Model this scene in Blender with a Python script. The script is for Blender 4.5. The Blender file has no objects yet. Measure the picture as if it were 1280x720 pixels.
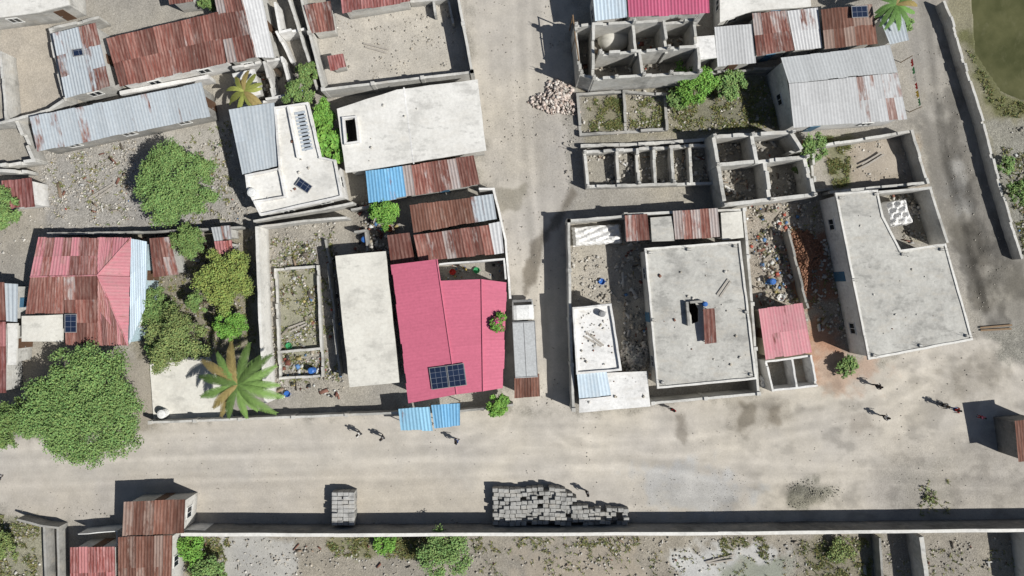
import bpy, math, random
import numpy as np
from mathutils import Vector
from mathutils.geometry import tessellate_polygon
random.seed(7); rng=np.random.default_rng(7)
S=0.075; H=65.0
sc=bpy.context.scene; COL=sc.collection
OFF={}
def W(px,py,z=0.0):
    k=S*(H-z)/H
    return Vector(((px-640)*k,(360-py)*k,z))
def P(s):
    return [tuple(float(a) for a in t.split(',')) for t in s.split()]
def WP(s,z=None):
    return [W(p[0],p[1],p[2] if len(p)>2 else z) for p in P(s)]
def tag(o,label=None,cat=None,group=None,kind=None):
    if label: o['label']=label
    if cat: o['category']=cat
    if group: o['group']=group
    if kind: o['kind']=kind
    return o
def thing(name,label,cat,loc,group=None):
    o=bpy.data.objects.new(name,None); COL.objects.link(o); o.location=loc
    o.empty_display_size=.3
    OFF[o.name]=Vector(loc)
    return tag(o,label,cat,group)
def link(name,me,parent=None,origin=None):
    o=bpy.data.objects.new(name,me); COL.objects.link(o)
    if parent is not None:
        o.parent=parent; OFF[o.name]=OFF[parent.name]
    else:
        o.location=origin if origin is not None else (0,0,0); OFF[o.name]=Vector(o.location)
    return o
class MB:
    def __init__(s): s.v=[]; s.f=[]; s.uv=[]; s.c=[]; s.fm=[]
    def add(s,pts,faces,col=(.5,.5,.5,1),uv=None):
        b=len(s.v)
        for i,p in enumerate(pts):
            s.v.append(tuple(p)); s.c.append(col); s.uv.append(uv[i] if uv else (p[0],p[1]))
        for f in faces: s.f.append([b+i for i in f])
    def box(s,c,sx,sy,sz,rz=0,col=(.5,.5,.5,1)):
        ca,sa=math.cos(rz),math.sin(rz); pts=[]
        for z in (-1,1):
            for x,y in ((-1,-1),(1,-1),(1,1),(-1,1)):
                X=x*sx/2;Y=y*sy/2
                pts.append((c[0]+X*ca-Y*sa,c[1]+X*sa+Y*ca,c[2]+z*sz/2))
        s.add(pts,[(0,3,2,1),(4,5,6,7),(0,1,5,4),(1,2,6,5),(2,3,7,6),(3,0,4,7)],col)
    def tube(s,p0,p1,r0,r1,n=7,col=(.5,.5,.5,1)):
        p0=Vector(p0);p1=Vector(p1);d=(p1-p0).normalized()
        a=d.orthogonal().normalized();b=d.cross(a);pts=[]
        for p,r in ((p0,r0),(p1,r1)):
            for k in range(n):
                t=2*math.pi*k/n; pts.append(p+a*(r*math.cos(t))+b*(r*math.sin(t)))
        s.add(pts,[(k,(k+1)%n,n+(k+1)%n,n+k) for k in range(n)]+[tuple(range(n))[::-1],tuple(range(n,2*n))],col)
    def ell(s,c,rx,ry,rz,n=10,m=6,col=(.5,.5,.5,1),lo=-90):
        pts=[];fc=[]
        for j in range(m+1):
            ph=math.radians(lo+(90-lo)*j/m)
            for k in range(n):
                t=2*math.pi*k/n
                pts.append((c[0]+rx*math.cos(ph)*math.cos(t),c[1]+ry*math.cos(ph)*math.sin(t),c[2]+rz*math.sin(ph)))
        for j in range(m):
            for k in range(n): fc.append((j*n+k,j*n+(k+1)%n,(j+1)*n+(k+1)%n,(j+1)*n+k))
        s.add(pts,fc,col)
    def build(s,name,mat,parent=None,origin=None,smooth=False):
        o=Vector(OFF[parent.name]) if parent is not None else Vector(origin if origin is not None else (0,0,0))
        me=bpy.data.meshes.new(name)
        me.from_pydata([(v[0]-o.x,v[1]-o.y,v[2]-o.z) for v in s.v],[],s.f)
        at=me.attributes.new('Col','FLOAT_COLOR','POINT')
        at.data.foreach_set('color',np.array(s.c,dtype=np.float32).ravel())
        ul=me.uv_layers.new(name='UVMap')
        li=np.zeros(len(me.loops),dtype=np.int32); me.loops.foreach_get('vertex_index',li)
        ul.data.foreach_set('uv',np.array(s.uv,dtype=np.float32)[li].ravel())
        if smooth: me.polygons.foreach_set('use_smooth',[True]*len(me.polygons))
        me.materials.append(M[mat] if isinstance(mat,str) else mat)
        return link(name,me,parent,o if parent is None else None)
def npmesh(name,V,F,mat,col,parent=None,origin=None,smooth=False):
    o=Vector(OFF[parent.name]) if parent is not None else Vector(origin if origin is not None else (0,0,0))
    V=V-np.array([o.x,o.y,o.z])
    me=bpy.data.meshes.new(name)
    me.vertices.add(len(V)); me.vertices.foreach_set('co',V.astype(np.float32).ravel())
    me.loops.add(F.size); me.loops.foreach_set('vertex_index',F.astype(np.int32).ravel())
    me.polygons.add(len(F)); me.polygons.foreach_set('loop_start',(np.arange(len(F))*4).astype(np.int32))
    me.update(calc_edges=True)
    at=me.attributes.new('Col','FLOAT_COLOR','POINT'); at.data.foreach_set('color',col.astype(np.float32).ravel())
    if smooth: me.polygons.foreach_set('use_smooth',np.ones(len(F),dtype=bool))
    me.materials.append(M[mat])
    return link(name,me,parent,o if parent is None else None)

# ---------------------------------------------------------------- materials
M={}
class NT:
    def __init__(s,name,rough=.85):
        m=bpy.data.materials.new(name); m.use_nodes=True; s.m=m; s.nt=m.node_tree
        s.b=s.nt.nodes['Principled BSDF']; s.b.inputs['Roughness'].default_value=rough
        s.b.inputs['Specular IOR Level'].default_value=.25
        M[name]=m
    def n(s,t,**k):
        x=s.nt.nodes.new(t)
        for a,b in k.items(): setattr(x,a,b)
        return x
    def put(s,sock,v):
        if v is None: return
        if isinstance(v,bpy.types.NodeSocket): s.nt.links.new(v,sock)
        else:
            if sock.type=='VECTOR' and hasattr(v,'__len__'): v=tuple(v)[:3]
            sock.default_value=v
    def math(s,op,a,b=None,c=None,clamp=False):
        x=s.n('ShaderNodeMath',operation=op,use_clamp=clamp)
        for i,v in enumerate((a,b,c)): s.put(x.inputs[i],v)
        return x.outputs[0]
    def mul(s,a,b): return s.math('MULTIPLY',a,b)
    def noise(s,vec,scale,det=5,rough=.6):
        x=s.n('ShaderNodeTexNoise'); s.put(x.inputs['Vector'],vec); x.inputs['Scale'].default_value=scale
        x.inputs['Detail'].default_value=det; x.inputs['Roughness'].default_value=rough
        return x.outputs['Fac']
    def rng(s,v,a,b,c,d):
        x=s.n('ShaderNodeMapRange'); s.put(x.inputs[0],v)
        for i,q in enumerate((a,b,c,d)): s.put(x.inputs[i+1],q)
        return x.outputs[0]
    def mix(s,f,a,b,mode='MIX'):
        x=s.n('ShaderNodeMix',data_type='RGBA',blend_type=mode); s.put(x.inputs[0],f); s.put(x.inputs[6],a); s.put(x.inputs[7],b)
        return x.outputs[2]
    def scale(s,c,f):
        x=s.n('ShaderNodeVectorMath',operation='SCALE'); s.put(x.inputs[0],c); s.put(x.inputs['Scale'],f); return x.outputs[0]
    def vmul(s,a,b):
        x=s.n('ShaderNodeVectorMath',operation='MULTIPLY'); s.put(x.inputs[0],a); s.put(x.inputs[1],b); return x.outputs[0]
    def pos(s): return s.n('ShaderNodeNewGeometry').outputs['Position']
    def attr(s): return s.n('ShaderNodeAttribute',attribute_name='Col')
    def col(s,c): s.put(s.b.inputs['Base Color'],c)
    def bump(s,h,dist=.03,st=.6):
        x=s.n('ShaderNodeBump'); s.put(x.inputs['Height'],h); x.inputs['Distance'].default_value=dist; s.put(x.inputs['Strength'],st)
        s.nt.links.new(x.outputs[0],s.b.inputs['Normal'])
def c4(c): return (c[0],c[1],c[2],1)
def m_ground():
    t=NT('ground_mat',.95); p=t.pos(); a=t.attr(); al=a.outputs['Alpha']
    n1=t.noise(p,.5,5,.65); n2=t.noise(p,6,4,.7)
    v2=t.n('ShaderNodeTexVoronoi'); t.put(v2.inputs['Vector'],p); v2.inputs['Scale'].default_value=13
    sep2=t.n('ShaderNodeSeparateColor'); t.put(sep2.inputs[0],v2.outputs['Color'])
    f1=t.rng(n1,.3,.7,.90,1.10)
    k=t.math('ADD',t.mul(al,.9),.28)
    f2=t.math('ADD',t.mul(t.math('SUBTRACT',n2,.5),k),1.0)
    spr=t.rng(sep2.outputs[1],0,1,.6,1.4)
    sf=t.math('ADD',t.mul(t.math('SUBTRACT',spr,1.0),al),1.0)
    peb=t.rng(sep2.outputs[0],.96,.965,0,1)
    peb=t.mul(peb,t.rng(v2.outputs['Distance'],.2,.35,1,0))
    c=t.scale(a.outputs['Color'],t.mul(t.mul(f1,f2),sf))
    c=t.mix(t.mul(peb,t.rng(al,.12,.6,.0,.8)),c,(.56,.54,.51,1))
    t.col(c); t.b.inputs['Specular IOR Level'].default_value=.1
    t.bump(t.math('ADD',n2,t.mul(sep2.outputs[1],al)),.05,t.rng(al,.05,.6,.3,.8))
m_ground()
def m_conc(name,base,dark,warm=(.45,.405,.335),lo=.42,block=False,sc1=.28,st=.5):
    t=NT(name,.9); p=t.pos(); n1=t.noise(p,sc1,6,.68); n2=t.noise(p,3.6,5,.72); n4=t.noise(t.vmul(p,(.7,1.6,1)),.8,5,.7)
    c=t.mix(t.rng(n1,lo-.04,lo+.24,0,1),c4(dark),c4(base))
    c=t.mix(t.mul(t.rng(n4,.52,.7,0,1),st),c,c4(warm))
    c=t.mix(t.mul(t.rng(n4,.28,.42,1,0),st),c,c4([x*.6 for x in dark]))
    c=t.mix(t.mul(t.rng(t.mul(n1,n4),.17,.22,1,0),st*.6),c,c4([x*.4 for x in dark]))
    c=t.scale(c,t.rng(n2,.25,.75,1-.4*st,1+.34*st))
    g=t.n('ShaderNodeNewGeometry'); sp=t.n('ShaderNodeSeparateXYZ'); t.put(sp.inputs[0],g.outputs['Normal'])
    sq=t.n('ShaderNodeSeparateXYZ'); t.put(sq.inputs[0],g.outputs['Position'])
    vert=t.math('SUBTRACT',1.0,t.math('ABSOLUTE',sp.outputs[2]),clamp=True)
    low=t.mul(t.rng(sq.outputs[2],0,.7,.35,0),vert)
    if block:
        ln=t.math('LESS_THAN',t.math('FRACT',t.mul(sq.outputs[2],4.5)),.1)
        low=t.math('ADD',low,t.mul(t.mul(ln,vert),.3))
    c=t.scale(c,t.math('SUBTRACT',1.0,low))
    t.col(c); t.bump(n2,.03,.45)
m_conc('slab_pale',(.725,.71,.67),(.61,.595,.555),warm=(.54,.505,.44),st=.36)
m_conc('slab_beige',(.67,.65,.585),(.565,.545,.49),lo=.36,warm=(.52,.48,.41),st=.32)
m_conc('slab_grey',(.52,.51,.47),(.40,.39,.36),lo=.44,sc1=.4)
m_conc('slab_white',(.79,.78,.755),(.63,.62,.60),st=.42)
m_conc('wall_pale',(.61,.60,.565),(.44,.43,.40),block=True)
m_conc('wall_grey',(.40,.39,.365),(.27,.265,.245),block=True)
m_conc('wall_shaded',(.24,.235,.225),(.16,.155,.145),block=True)  # wall colour darkened, shade put into it
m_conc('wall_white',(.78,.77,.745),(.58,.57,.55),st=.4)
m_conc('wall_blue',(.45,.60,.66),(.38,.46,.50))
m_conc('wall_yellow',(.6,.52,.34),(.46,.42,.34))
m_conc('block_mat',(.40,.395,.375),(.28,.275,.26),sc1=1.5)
m_conc('block_pale',(.45,.445,.425),(.35,.345,.33),sc1=1.5)
def m_metal(name,base,base2,rust=(.17,.062,.048),rust2=(.31,.185,.155),rough=.6,sh=.0,flat=1.0):
    t=NT(name,rough); a=t.attr(); uv=t.n('ShaderNodeUVMap').outputs[0]
    ac=t.n('ShaderNodeSeparateColor'); t.put(ac.inputs[0],a.outputs['Color'])
    m=t.vmul(uv,(1.5,.38,1)); n1=t.noise(m,1.0,6,.68); n2=t.noise(t.vmul(uv,(4,.5,1)),1.3,5,.7); n3=t.noise(uv,3.5,4,.7)
    x=t.math('ADD',n1,t.mul(t.math('SUBTRACT',ac.outputs[0],.5),.95))
    f=t.rng(x,.47+sh,.60+sh,0,1)
    b=t.mix(t.rng(n2,.35,.65,0,1),c4(base),c4(base2))
    b=t.scale(b,t.rng(ac.outputs[1],0,1,1-.13*flat,1+.1*flat))
    r=t.mix(t.rng(n2,.42,.68,0,1),c4(rust),c4(rust2)); r=t.scale(r,t.rng(ac.outputs[1],0,1,1-.38*flat,1+.3*flat))
    c=t.mix(f,b,r); c=t.scale(c,t.rng(n3,.25,.75,.88,1.1))
    t.col(c); t.put(t.b.inputs['Roughness'],t.rng(f,0,1,rough,.9))
m_metal('metal_rust',(.40,.37,.36),(.33,.25,.22))
m_metal('metal_brown',(.29,.215,.18),(.23,.15,.12),rust=(.15,.065,.045),rust2=(.24,.14,.11))
m_metal('metal_redrust',(.44,.19,.19),(.36,.15,.145),rust=(.2,.058,.05),rust2=(.40,.22,.21))
m_metal('metal_grey',(.40,.415,.42),(.35,.36,.365),rust2=(.37,.28,.24),flat=.6)
m_metal('metal_dull',(.47,.475,.475),(.41,.41,.41),rust=(.22,.13,.11),rust2=(.42,.33,.30),flat=.6)
m_metal('metal_bluegrey',(.38,.425,.46),(.44,.47,.49),rust2=(.37,.31,.28),flat=.6)
m_metal('metal_white',(.58,.58,.58),(.51,.51,.51),rust2=(.46,.37,.33),flat=.6)
m_metal('metal_paleblue',(.46,.56,.64),(.52,.59,.64))
m_metal('metal_blue',(.12,.33,.55),(.19,.41,.6))
m_metal('metal_lightblue',(.24,.47,.62),(.22,.41,.56))
m_metal('metal_pink',(.545,.14,.21),(.50,.125,.19),rust=(.47,.115,.17),rust2=(.56,.185,.245),sh=.12,flat=.25)
m_metal('metal_pinkfade',(.53,.19,.225),(.47,.24,.25),rust=(.21,.075,.062),rust2=(.42,.27,.25))
m_metal('metal_magenta',(.47,.09,.17),(.42,.11,.18))
def m_plain(name,c,rough=.7,var=.15,metal=0):
    t=NT(name,rough); n=t.noise(t.pos(),6,3,.6); t.col(t.scale(c4(c),t.rng(n,.3,.7,1-var,1+var))); t.b.inputs['Metallic'].default_value=metal
for nm,c,r in (('wood',(.22,.15,.09),.8),('wood_grey',(.36,.33,.29),.85),('bark',(.13,.10,.075),.95),('glass_dark',(.02,.025,.03),.2),('door_brown',(.12,.07,.045),.6),
   ('door_blue',(.07,.16,.25),.6),('frame_white',(.6,.6,.58),.6),('steel',(.25,.25,.25),.4),('box_grey',(.43,.44,.44),.5),('slat_grey',(.38,.42,.46),.6),('skin',(.06,.035,.024),.6),('hair',(.01,.009,.008),.8),('eye_white',(.6,.6,.58),.4),
   ('cloth_red',(.42,.04,.04),.9),('cloth_white',(.68,.67,.64),.9),('cloth_blue',(.05,.10,.28),.9),('cloth_dark',(.025,.027,.035),.9),('cloth_yellow',(.55,.40,.08),.9),('cloth_grey',(.2,.2,.2),.9),
   ('cloth_green',(.06,.25,.1),.9),('cloth_pink',(.55,.15,.25),.9),('plastic_blue',(.04,.14,.42),.4),('plastic_white',(.7,.7,.68),.4),('plastic_red',(.5,.04,.03),.4),('plastic_green',(.05,.3,.12),.4),('rubber',(.02,.02,.02),.8),('tarp',(.72,.71,.69),.7),('orange',(.6,.17,.03),.6)):
    m_plain(nm,c,r)
def m_attr(name,rough=.9,spec=.25):
    t=NT(name,rough); a=t.attr(); t.col(a.outputs['Color']); t.b.inputs['Specular IOR Level'].default_value=spec
m_attr('stone_mat'); m_attr('leaf_mat',.65,.2)
def m_solar():
    t=NT('solar_mat',.25); uv=t.n('ShaderNodeUVMap').outputs[0]
    b=t.n('ShaderNodeTexBrick',offset=0.0); t.put(b.inputs['Vector'],uv); b.inputs['Scale'].default_value=1
    b.inputs['Brick Width'].default_value=.48; b.inputs['Row Height'].default_value=.48; b.inputs['Mortar Size'].default_value=.012
    b.inputs['Color1'].default_value=(.012,.02,.045,1); b.inputs['Color2'].default_value=(.018,.03,.065,1); b.inputs['Mortar'].default_value=(.2,.22,.26,1)
    t.col(b.outputs[0]); t.b.inputs['Specular IOR Level'].default_value=.4
m_solar()
def m_water():
    t=NT('water_mat',.2); p=t.pos(); n=t.noise(p,.3,5,.6); c=t.mix(t.rng(n,.38,.62,0,1),(.060,.064,.026,1),(.10,.10,.045,1))
    n2=t.noise(t.vmul(p,(1,.6,1)),1.2,5,.7); c=t.mix(t.rng(n2,.54,.68,0,.35),c,(.14,.135,.075,1)); t.col(c); t.bump(t.noise(p,6,3,.5),.01,.2)
m_water()

# ---------------------------------------------------------------- ground
tabs=rng.random((16,256,256))
def vn(x,y,s):
    T=tabs[s%16]; xi=np.floor(x).astype(int); yi=np.floor(y).astype(int); fx=x-xi; fy=y-yi
    fx=fx*fx*(3-2*fx); fy=fy*fy*(3-2*fy)
    a=T[xi%256,yi%256];b=T[(xi+1)%256,yi%256];c=T[xi%256,(yi+1)%256];d=T[(xi+1)%256,(yi+1)%256]
    return (a*(1-fx)+b*fx)*(1-fy)+(c*(1-fx)+d*fx)*fy
def fbm(x,y,s,o=5):
    r=0;a=.5;t=0
    for i in range(o): r=r+a*vn(x*2**i+i*17.3,y*2**i+i*9.1,s+i); t+=a; a*=.55
    return r/t
def inside(poly,X,Y):
    r=np.zeros(X.shape,bool); n=len(poly)
    for i in range(n):
        x0,y0=poly[i][:2];x1,y1=poly[(i+1)%n][:2]
        if y0==y1: continue
        c=((y0>Y)!=(y1>Y))&(X<(x1-x0)*(Y-y0)/(y1-y0)+x0); r^=c
    return r
def segd(x0,y0,x1,y1,X,Y):
    dx=x1-x0;dy=y1-y0
    t=np.clip(((X-x0)*dx+(Y-y0)*dy)/(dx*dx+dy*dy+1e-9),0,1)
    return np.hypot(X-x0-t*dx,Y-y0-t*dy)
def sdf(poly,X,Y):
    d=np.full(X.shape,1e9); n=len(poly)
    for i in range(n):
        d=np.minimum(d,segd(*poly[i][:2],*poly[(i+1)%n][:2],X,Y))
    return np.where(inside(poly,X,Y),d,-d)
ROAD_MAIN=P('-220,560 0,550 200,528 500,516 640,513 720,518 945,497 1020,452 1090,456 1225,420 1500,400 1500,650 1230,655 640,661 230,662 130,632 0,636 -220,640')
ROAD_SIDE=P('1225,420 1200,310 1160,170 1142,60 1130,-160 1170,-160 1180,5 1205,80 1245,220 1275,318 1500,330 1500,400')
STREET=P('585,-160 714,-160 716,60 704,130 712,270 716,516 640,513 634,470 638,370 628,280 606,180 588,90')
POND=P('1204,-160 1500,-160 1500,130 1276,124 1252,114 1220,66')
step=2.2
gx=np.arange(-220,1501,step); gy=np.arange(-160,881,step)
GX,GY=np.meshgrid(gx,gy)
c=np.zeros(GX.shape+(3,)); c[:]=(.32,.297,.257); rub=np.full(GX.shape,.4)
nb=fbm(GX/70,GY/70,1); nf=fbm(GX/16,GY/16,5)
ZN=[ # poly, colour, rubble, softness px
 (ROAD_MAIN,(.452,.417,.364),.06,14),(STREET,(.435,.402,.352),.10,12),(ROAD_SIDE,(.275,.258,.23),.15,14),
 (P('0,600 560,590 640,640 620,660 0,650'),(.41,.375,.325),.1,20),
 (P('1100,560 1300,540 1300,660 1100,660'),(.37,.34,.295),.2,30),
 (P('795,588 890,582 950,612 900,645 820,642'),(.39,.38,.36),.12,26),
 (P('600,150 700,110 700,240 610,230'),(.39,.36,.315),.2,20),
 (P('1140,150 1200,150 1270,330 1230,400 1190,300'),(.195,.182,.16),.2,24),
 (P('1195,280 1238,300 1265,380 1225,405'),(.125,.115,.098),.15,18),
 (P('1180,200 1195,195 1212,260 1198,268'),(.25,.24,.22),.2,14),
 (P('1230,330 1275,330 1300,400 1240,400'),(.23,.215,.188),.2,16),
 (P('45,188 290,150 320,290 60,296'),(.325,.308,.28),.65,8),
 (P('180,160 290,150 300,200 200,215'),(.36,.34,.305),.5,16),
 (P('0,30 66,25 80,130 0,150'),(.39,.35,.295),.3,8),
 (P('385,10 575,-10 588,92 405,110'),(.43,.40,.35),.25,6),
 (P('0,190 40,200 60,290 0,350'),(.31,.285,.245),.4,10),
 (P('335,285 420,270 432,490 340,500'),(.31,.287,.248),.6,8),
 (P('348,340 398,338 402,440 352,445'),(.28,.27,.2),.4,6),
 (P('440,250 490,250 500,320 440,320'),(.25,.228,.195),.7,10),
 (P('722,105 900,95 980,160 730,185'),(.27,.248,.195),.6,8),
 (P('735,125 775,122 778,160 738,163'),(.2,.185,.13),.4,14),
 (P('835,110 975,95 975,160 840,165'),(.2,.19,.135),.6,14),
 (P('735,195 890,188 890,230 737,232'),(.31,.285,.235),.6,4),
 (P('890,170 1010,165 1018,248 900,252'),(.29,.272,.24),.5,3),
 (P('1020,180 1150,166 1160,232 1050,238'),(.33,.285,.228),.3,6),
 (P('1070,185 1120,180 1130,215 1080,222'),(.37,.325,.268),.2,12),
 (P('1030,172 1060,168 1060,230 1040,236'),(.21,.205,.13),.4,14),
 (P('712,280 800,275 805,400 716,400'),(.38,.348,.292),.4,6),
 (P('930,255 1035,245 1075,440 945,470'),(.31,.275,.23),.6,8),
 (P('978,290 1035,285 1050,380 990,385'),(.27,.15,.10),.4,14),
 (P('1010,400 1045,395 1060,440 1020,480 1005,470'),(.36,.215,.145),.25,14),
 (P('1020,445 1090,440 1110,470 1030,490'),(.37,.28,.22),.15,22),
 (P('1105,240 1165,238 1180,304 1130,306'),(.31,.285,.23),.5,4),
 (P('1180,-160 1260,-160 1290,130 1310,330 1275,318 1245,220 1205,80 1180,5'),(.22,.205,.145),.4,10),
 (P('1200,40 1220,40 1250,116 1290,130 1290,146 1245,146'),(.13,.13,.065),.4,10),
 (P('1230,150 1320,150 1320,330 1275,318'),(.25,.24,.205),.7,12),
 (P('-220,668 1500,665 1500,900 -220,900'),(.29,.263,.218),.5,6),
 (P('280,672 370,672 372,730 275,730'),(.36,.35,.325),.2,10),
 (P('832,690 880,682 930,690 925,722 850,726'),(.45,.445,.425),.2,14),(P('900,705 960,685 990,700 970,730 905,730'),(.27,.28,.23),.2,12),(P('930,690 960,680 985,690 960,705'),(.44,.43,.405),.2,10),
 (P('400,672 560,672 550,700 420,690'),(.2,.19,.12),.4,12),
 (P('640,690 800,680 810,740 640,740'),(.33,.288,.23),.3,20),
 (P('1000,675 1095,672 1090,730 1010,730'),(.22,.2,.148),.5,12),
 (P('-20,640 60,650 50,740 -20,740'),(.25,.24,.178),.6,12),
 (P('910,500 990,495 995,525 930,545 905,530'),(.36,.33,.285),.15,10),
 (P('925,505 945,500 940,525 925,535'),(.21,.188,.155),.1,8),(P('955,508 975,505 975,530 958,532'),(.22,.196,.162),.1,8),
 (P('845,520 856,520 858,560 848,552'),(.26,.235,.2),.1,8),(P('1060,520 1085,515 1090,535 1065,540'),(.33,.3,.26),.1,10),
 (P('1180,470 1240,440 1260,470 1200,500'),(.34,.31,.265),.1,20),
 (P('716,232 692,272 668,300 652,352 656,368 668,352 678,306 700,280 722,242'),(.2,.178,.146),.2,6),
 (P('983,605 1010,597 1045,604 1050,622 1030,634 1000,638 985,628'),(.215,.205,.168),.5,12),
 (P('620,235 655,232 650,262 622,262'),(.27,.248,.205),.2,10),
 (P('0,440 190,440 200,540 0,545'),(.31,.28,.232),.3,12),
 (P('160,290 320,285 320,445 170,450'),(.23,.208,.16),.5,12),
 (P('1240,420 1300,390 1300,450 1250,450'),(.25,.238,.205),.6,12),
 (P('1120,590 1180,580 1190,640 1130,640'),(.33,.305,.262),.3,20),
]
for poly,cc,rb,soft in ZN:
    d=sdf(poly,GX,GY)+(nf-.5)*soft*2.6
    w=np.clip(d/soft+.5,0,1); w=w*w*(3-2*w)
    c=c*(1-w[...,None])+np.array(cc)*w[...,None]; rub=rub*(1-w)+rb*w
inm=np.clip(sdf(ROAD_MAIN,GX,GY)/12,0,1); ins=np.clip(sdf(STREET,GX,GY)/12,0,1); inr=np.clip(sdf(ROAD_SIDE,GX,GY)/12,0,1)
allr=np.clip(inm+ins+inr,0,1)
tr=fbm(GX/260,(GY+.03*GX)/7,3)-.5; ts=fbm((GX-.1*GY)/6,GY/200,6)-.5
c*= (1+(tr*inm*.22+ts*np.maximum(ins,inr*1.6)*.22))[...,None]
TK=np.ones(GX.shape)
for ln in ('-100,604 300,592 640,586 900,556 1100,512 1235,430 1225,330 1180,180 1152,0','-100,576 400,562 700,572 1000,596 1400,604','640,505 610,556 400,582 -50,590','650,-50 656,200 668,350 664,500 720,560 900,590','680,500 700,545 900,535 1100,500','1400,520 1250,480 1225,380 1200,290 1160,120','1160,0 1172,150 1212,300 1235,400 1300,500','672,0 680,180 690,330 684,480','1178,120 1190,220 1225,330 1250,420 1230,520'):
    q=P(ln); q=[(a[0]+random.uniform(-6,6),a[1]+random.uniform(-4,4)) for a in q]
    for _ in range(3):
        r_=[q[0]]
        for i in range(len(q)-1):
            a,b_=q[i],q[i+1]; r_+=[(a[0]*.75+b_[0]*.25,a[1]*.75+b_[1]*.25),(a[0]*.25+b_[0]*.75,a[1]*.25+b_[1]*.75)]
        q=r_+[q[-1]]
    d=np.full(GX.shape,1e9)
    for i in range(len(q)-1): d=np.minimum(d,segd(*q[i],*q[i+1],GX,GY))
    rut=np.exp(-((d-10)/3.0)**2); mid=np.exp(-(d/5)**2)
    TK*=1+((rut*.09*(.4+1.2*fbm(GX/40,GY/40,11))-mid*.06)*(allr+inr*.6))
c*=np.clip(TK,.8,1.12)[...,None]
c*= (1+(nb-.5)*.36)[...,None]; c*=(1+(nf-.5)*.24)[...,None]
c[...,2]*=1-(nb-.5)*.16; c[...,1]*=1-(nb-.5)*.04
st=np.clip((fbm(GX/26,GY/18,13)-.55)*7,0,1)*np.clip((GX-760)/200,0,1)*inm; c*=(1-.24*st)[...,None]
wet=np.clip((fbm(GX/22,GY/30,9)-.5)*6,0,1)*inr; c*=(1-.4*wet)[...,None]
yard=1-allr
z=(fbm(GX/14,GY/14,2)-.5)*.28*yard*rub+(fbm(GX/30,GY/12,4)-.5)*.05-.03
z+=np.exp(-(((GX-1012)/26)**2+((GY-616)/13)**2)**1.3)*.38*(.5+nf)
z+=np.exp(-(((GX-1100)/26)**2+((GY-200)/11)**2))*.3
dp=sdf(POND,GX,GY); z=np.where(dp>0,-np.clip(dp/8,0,1)*.8-.14,z)
X3=(GX-640)*S; Y3=(360-GY)*S
V=np.stack([X3,Y3,z],-1).reshape(-1,3); C=np.concatenate([c,rub[...,None]],-1).reshape(-1,4)
ny,nx=GX.shape; idx=np.arange(ny*nx).reshape(ny,nx)
F=np.stack([idx[:-1,:-1],idx[1:,:-1],idx[1:,1:],idx[:-1,1:]],-1).reshape(-1,4)
fx=(GX[:-1,:-1]+step/2).ravel(); fy=(GY[:-1,:-1]+step/2).ravel()
mm=inside(ROAD_MAIN,fx,fy); ms=inside(STREET,fx,fy)&~mm; mr=inside(ROAD_SIDE,fx,fy)&~mm&~ms
def sub(name,mask,label):
    f=F[mask]; u,inv=np.unique(f,return_inverse=True)
    o=npmesh(name,V[u],inv.reshape(-1,4),'ground_mat',C[u],smooth=True); o['kind']='structure'; o['label']=label; o['category']='ground' if name=='ground' else 'road'
sub('ground',~(mm|ms|mr),'bare dusty ground of the yards and plots between the houses')
sub('road',mm,'wide pale dirt road running across the lower part of the photo'); sub('road',ms,'dirt street running from the top down to the wide road'); sub('road',mr,'grey muddy dirt road on the right beside the long wall')
b=MB(); x0,x1=(gx[0]-640)*S,(gx[-1]-640)*S; y1,y0=(360-gy[0])*S,(360-gy[-1])*S; R=900
for a in (((-R,-R),(R,-R),(R,y0),(-R,y0)),((-R,y1),(R,y1),(R,R),(-R,R)),((-R,y0),(x0,y0),(x0,y1),(-R,y1)),((x1,y0),(R,y0),(R,y1),(x1,y1))):
    b.add([(p[0],p[1],-.04) for p in a],[(0,1,2,3)],(.31,.287,.245,.4))
o=b.build('ground','ground_mat'); tag(o,'dusty ground stretching away beyond the village','ground',kind='structure')
b=MB(); b.add([W(x,y,-.15) for x,y in P('1195,-158 1498,-158 1498,140 1245,135 1208,76')],[(0,1,2,3,4)])
tag(b.build('water','water_mat'),'murky green pond in the top right corner','pond',kind='structure')

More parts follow.
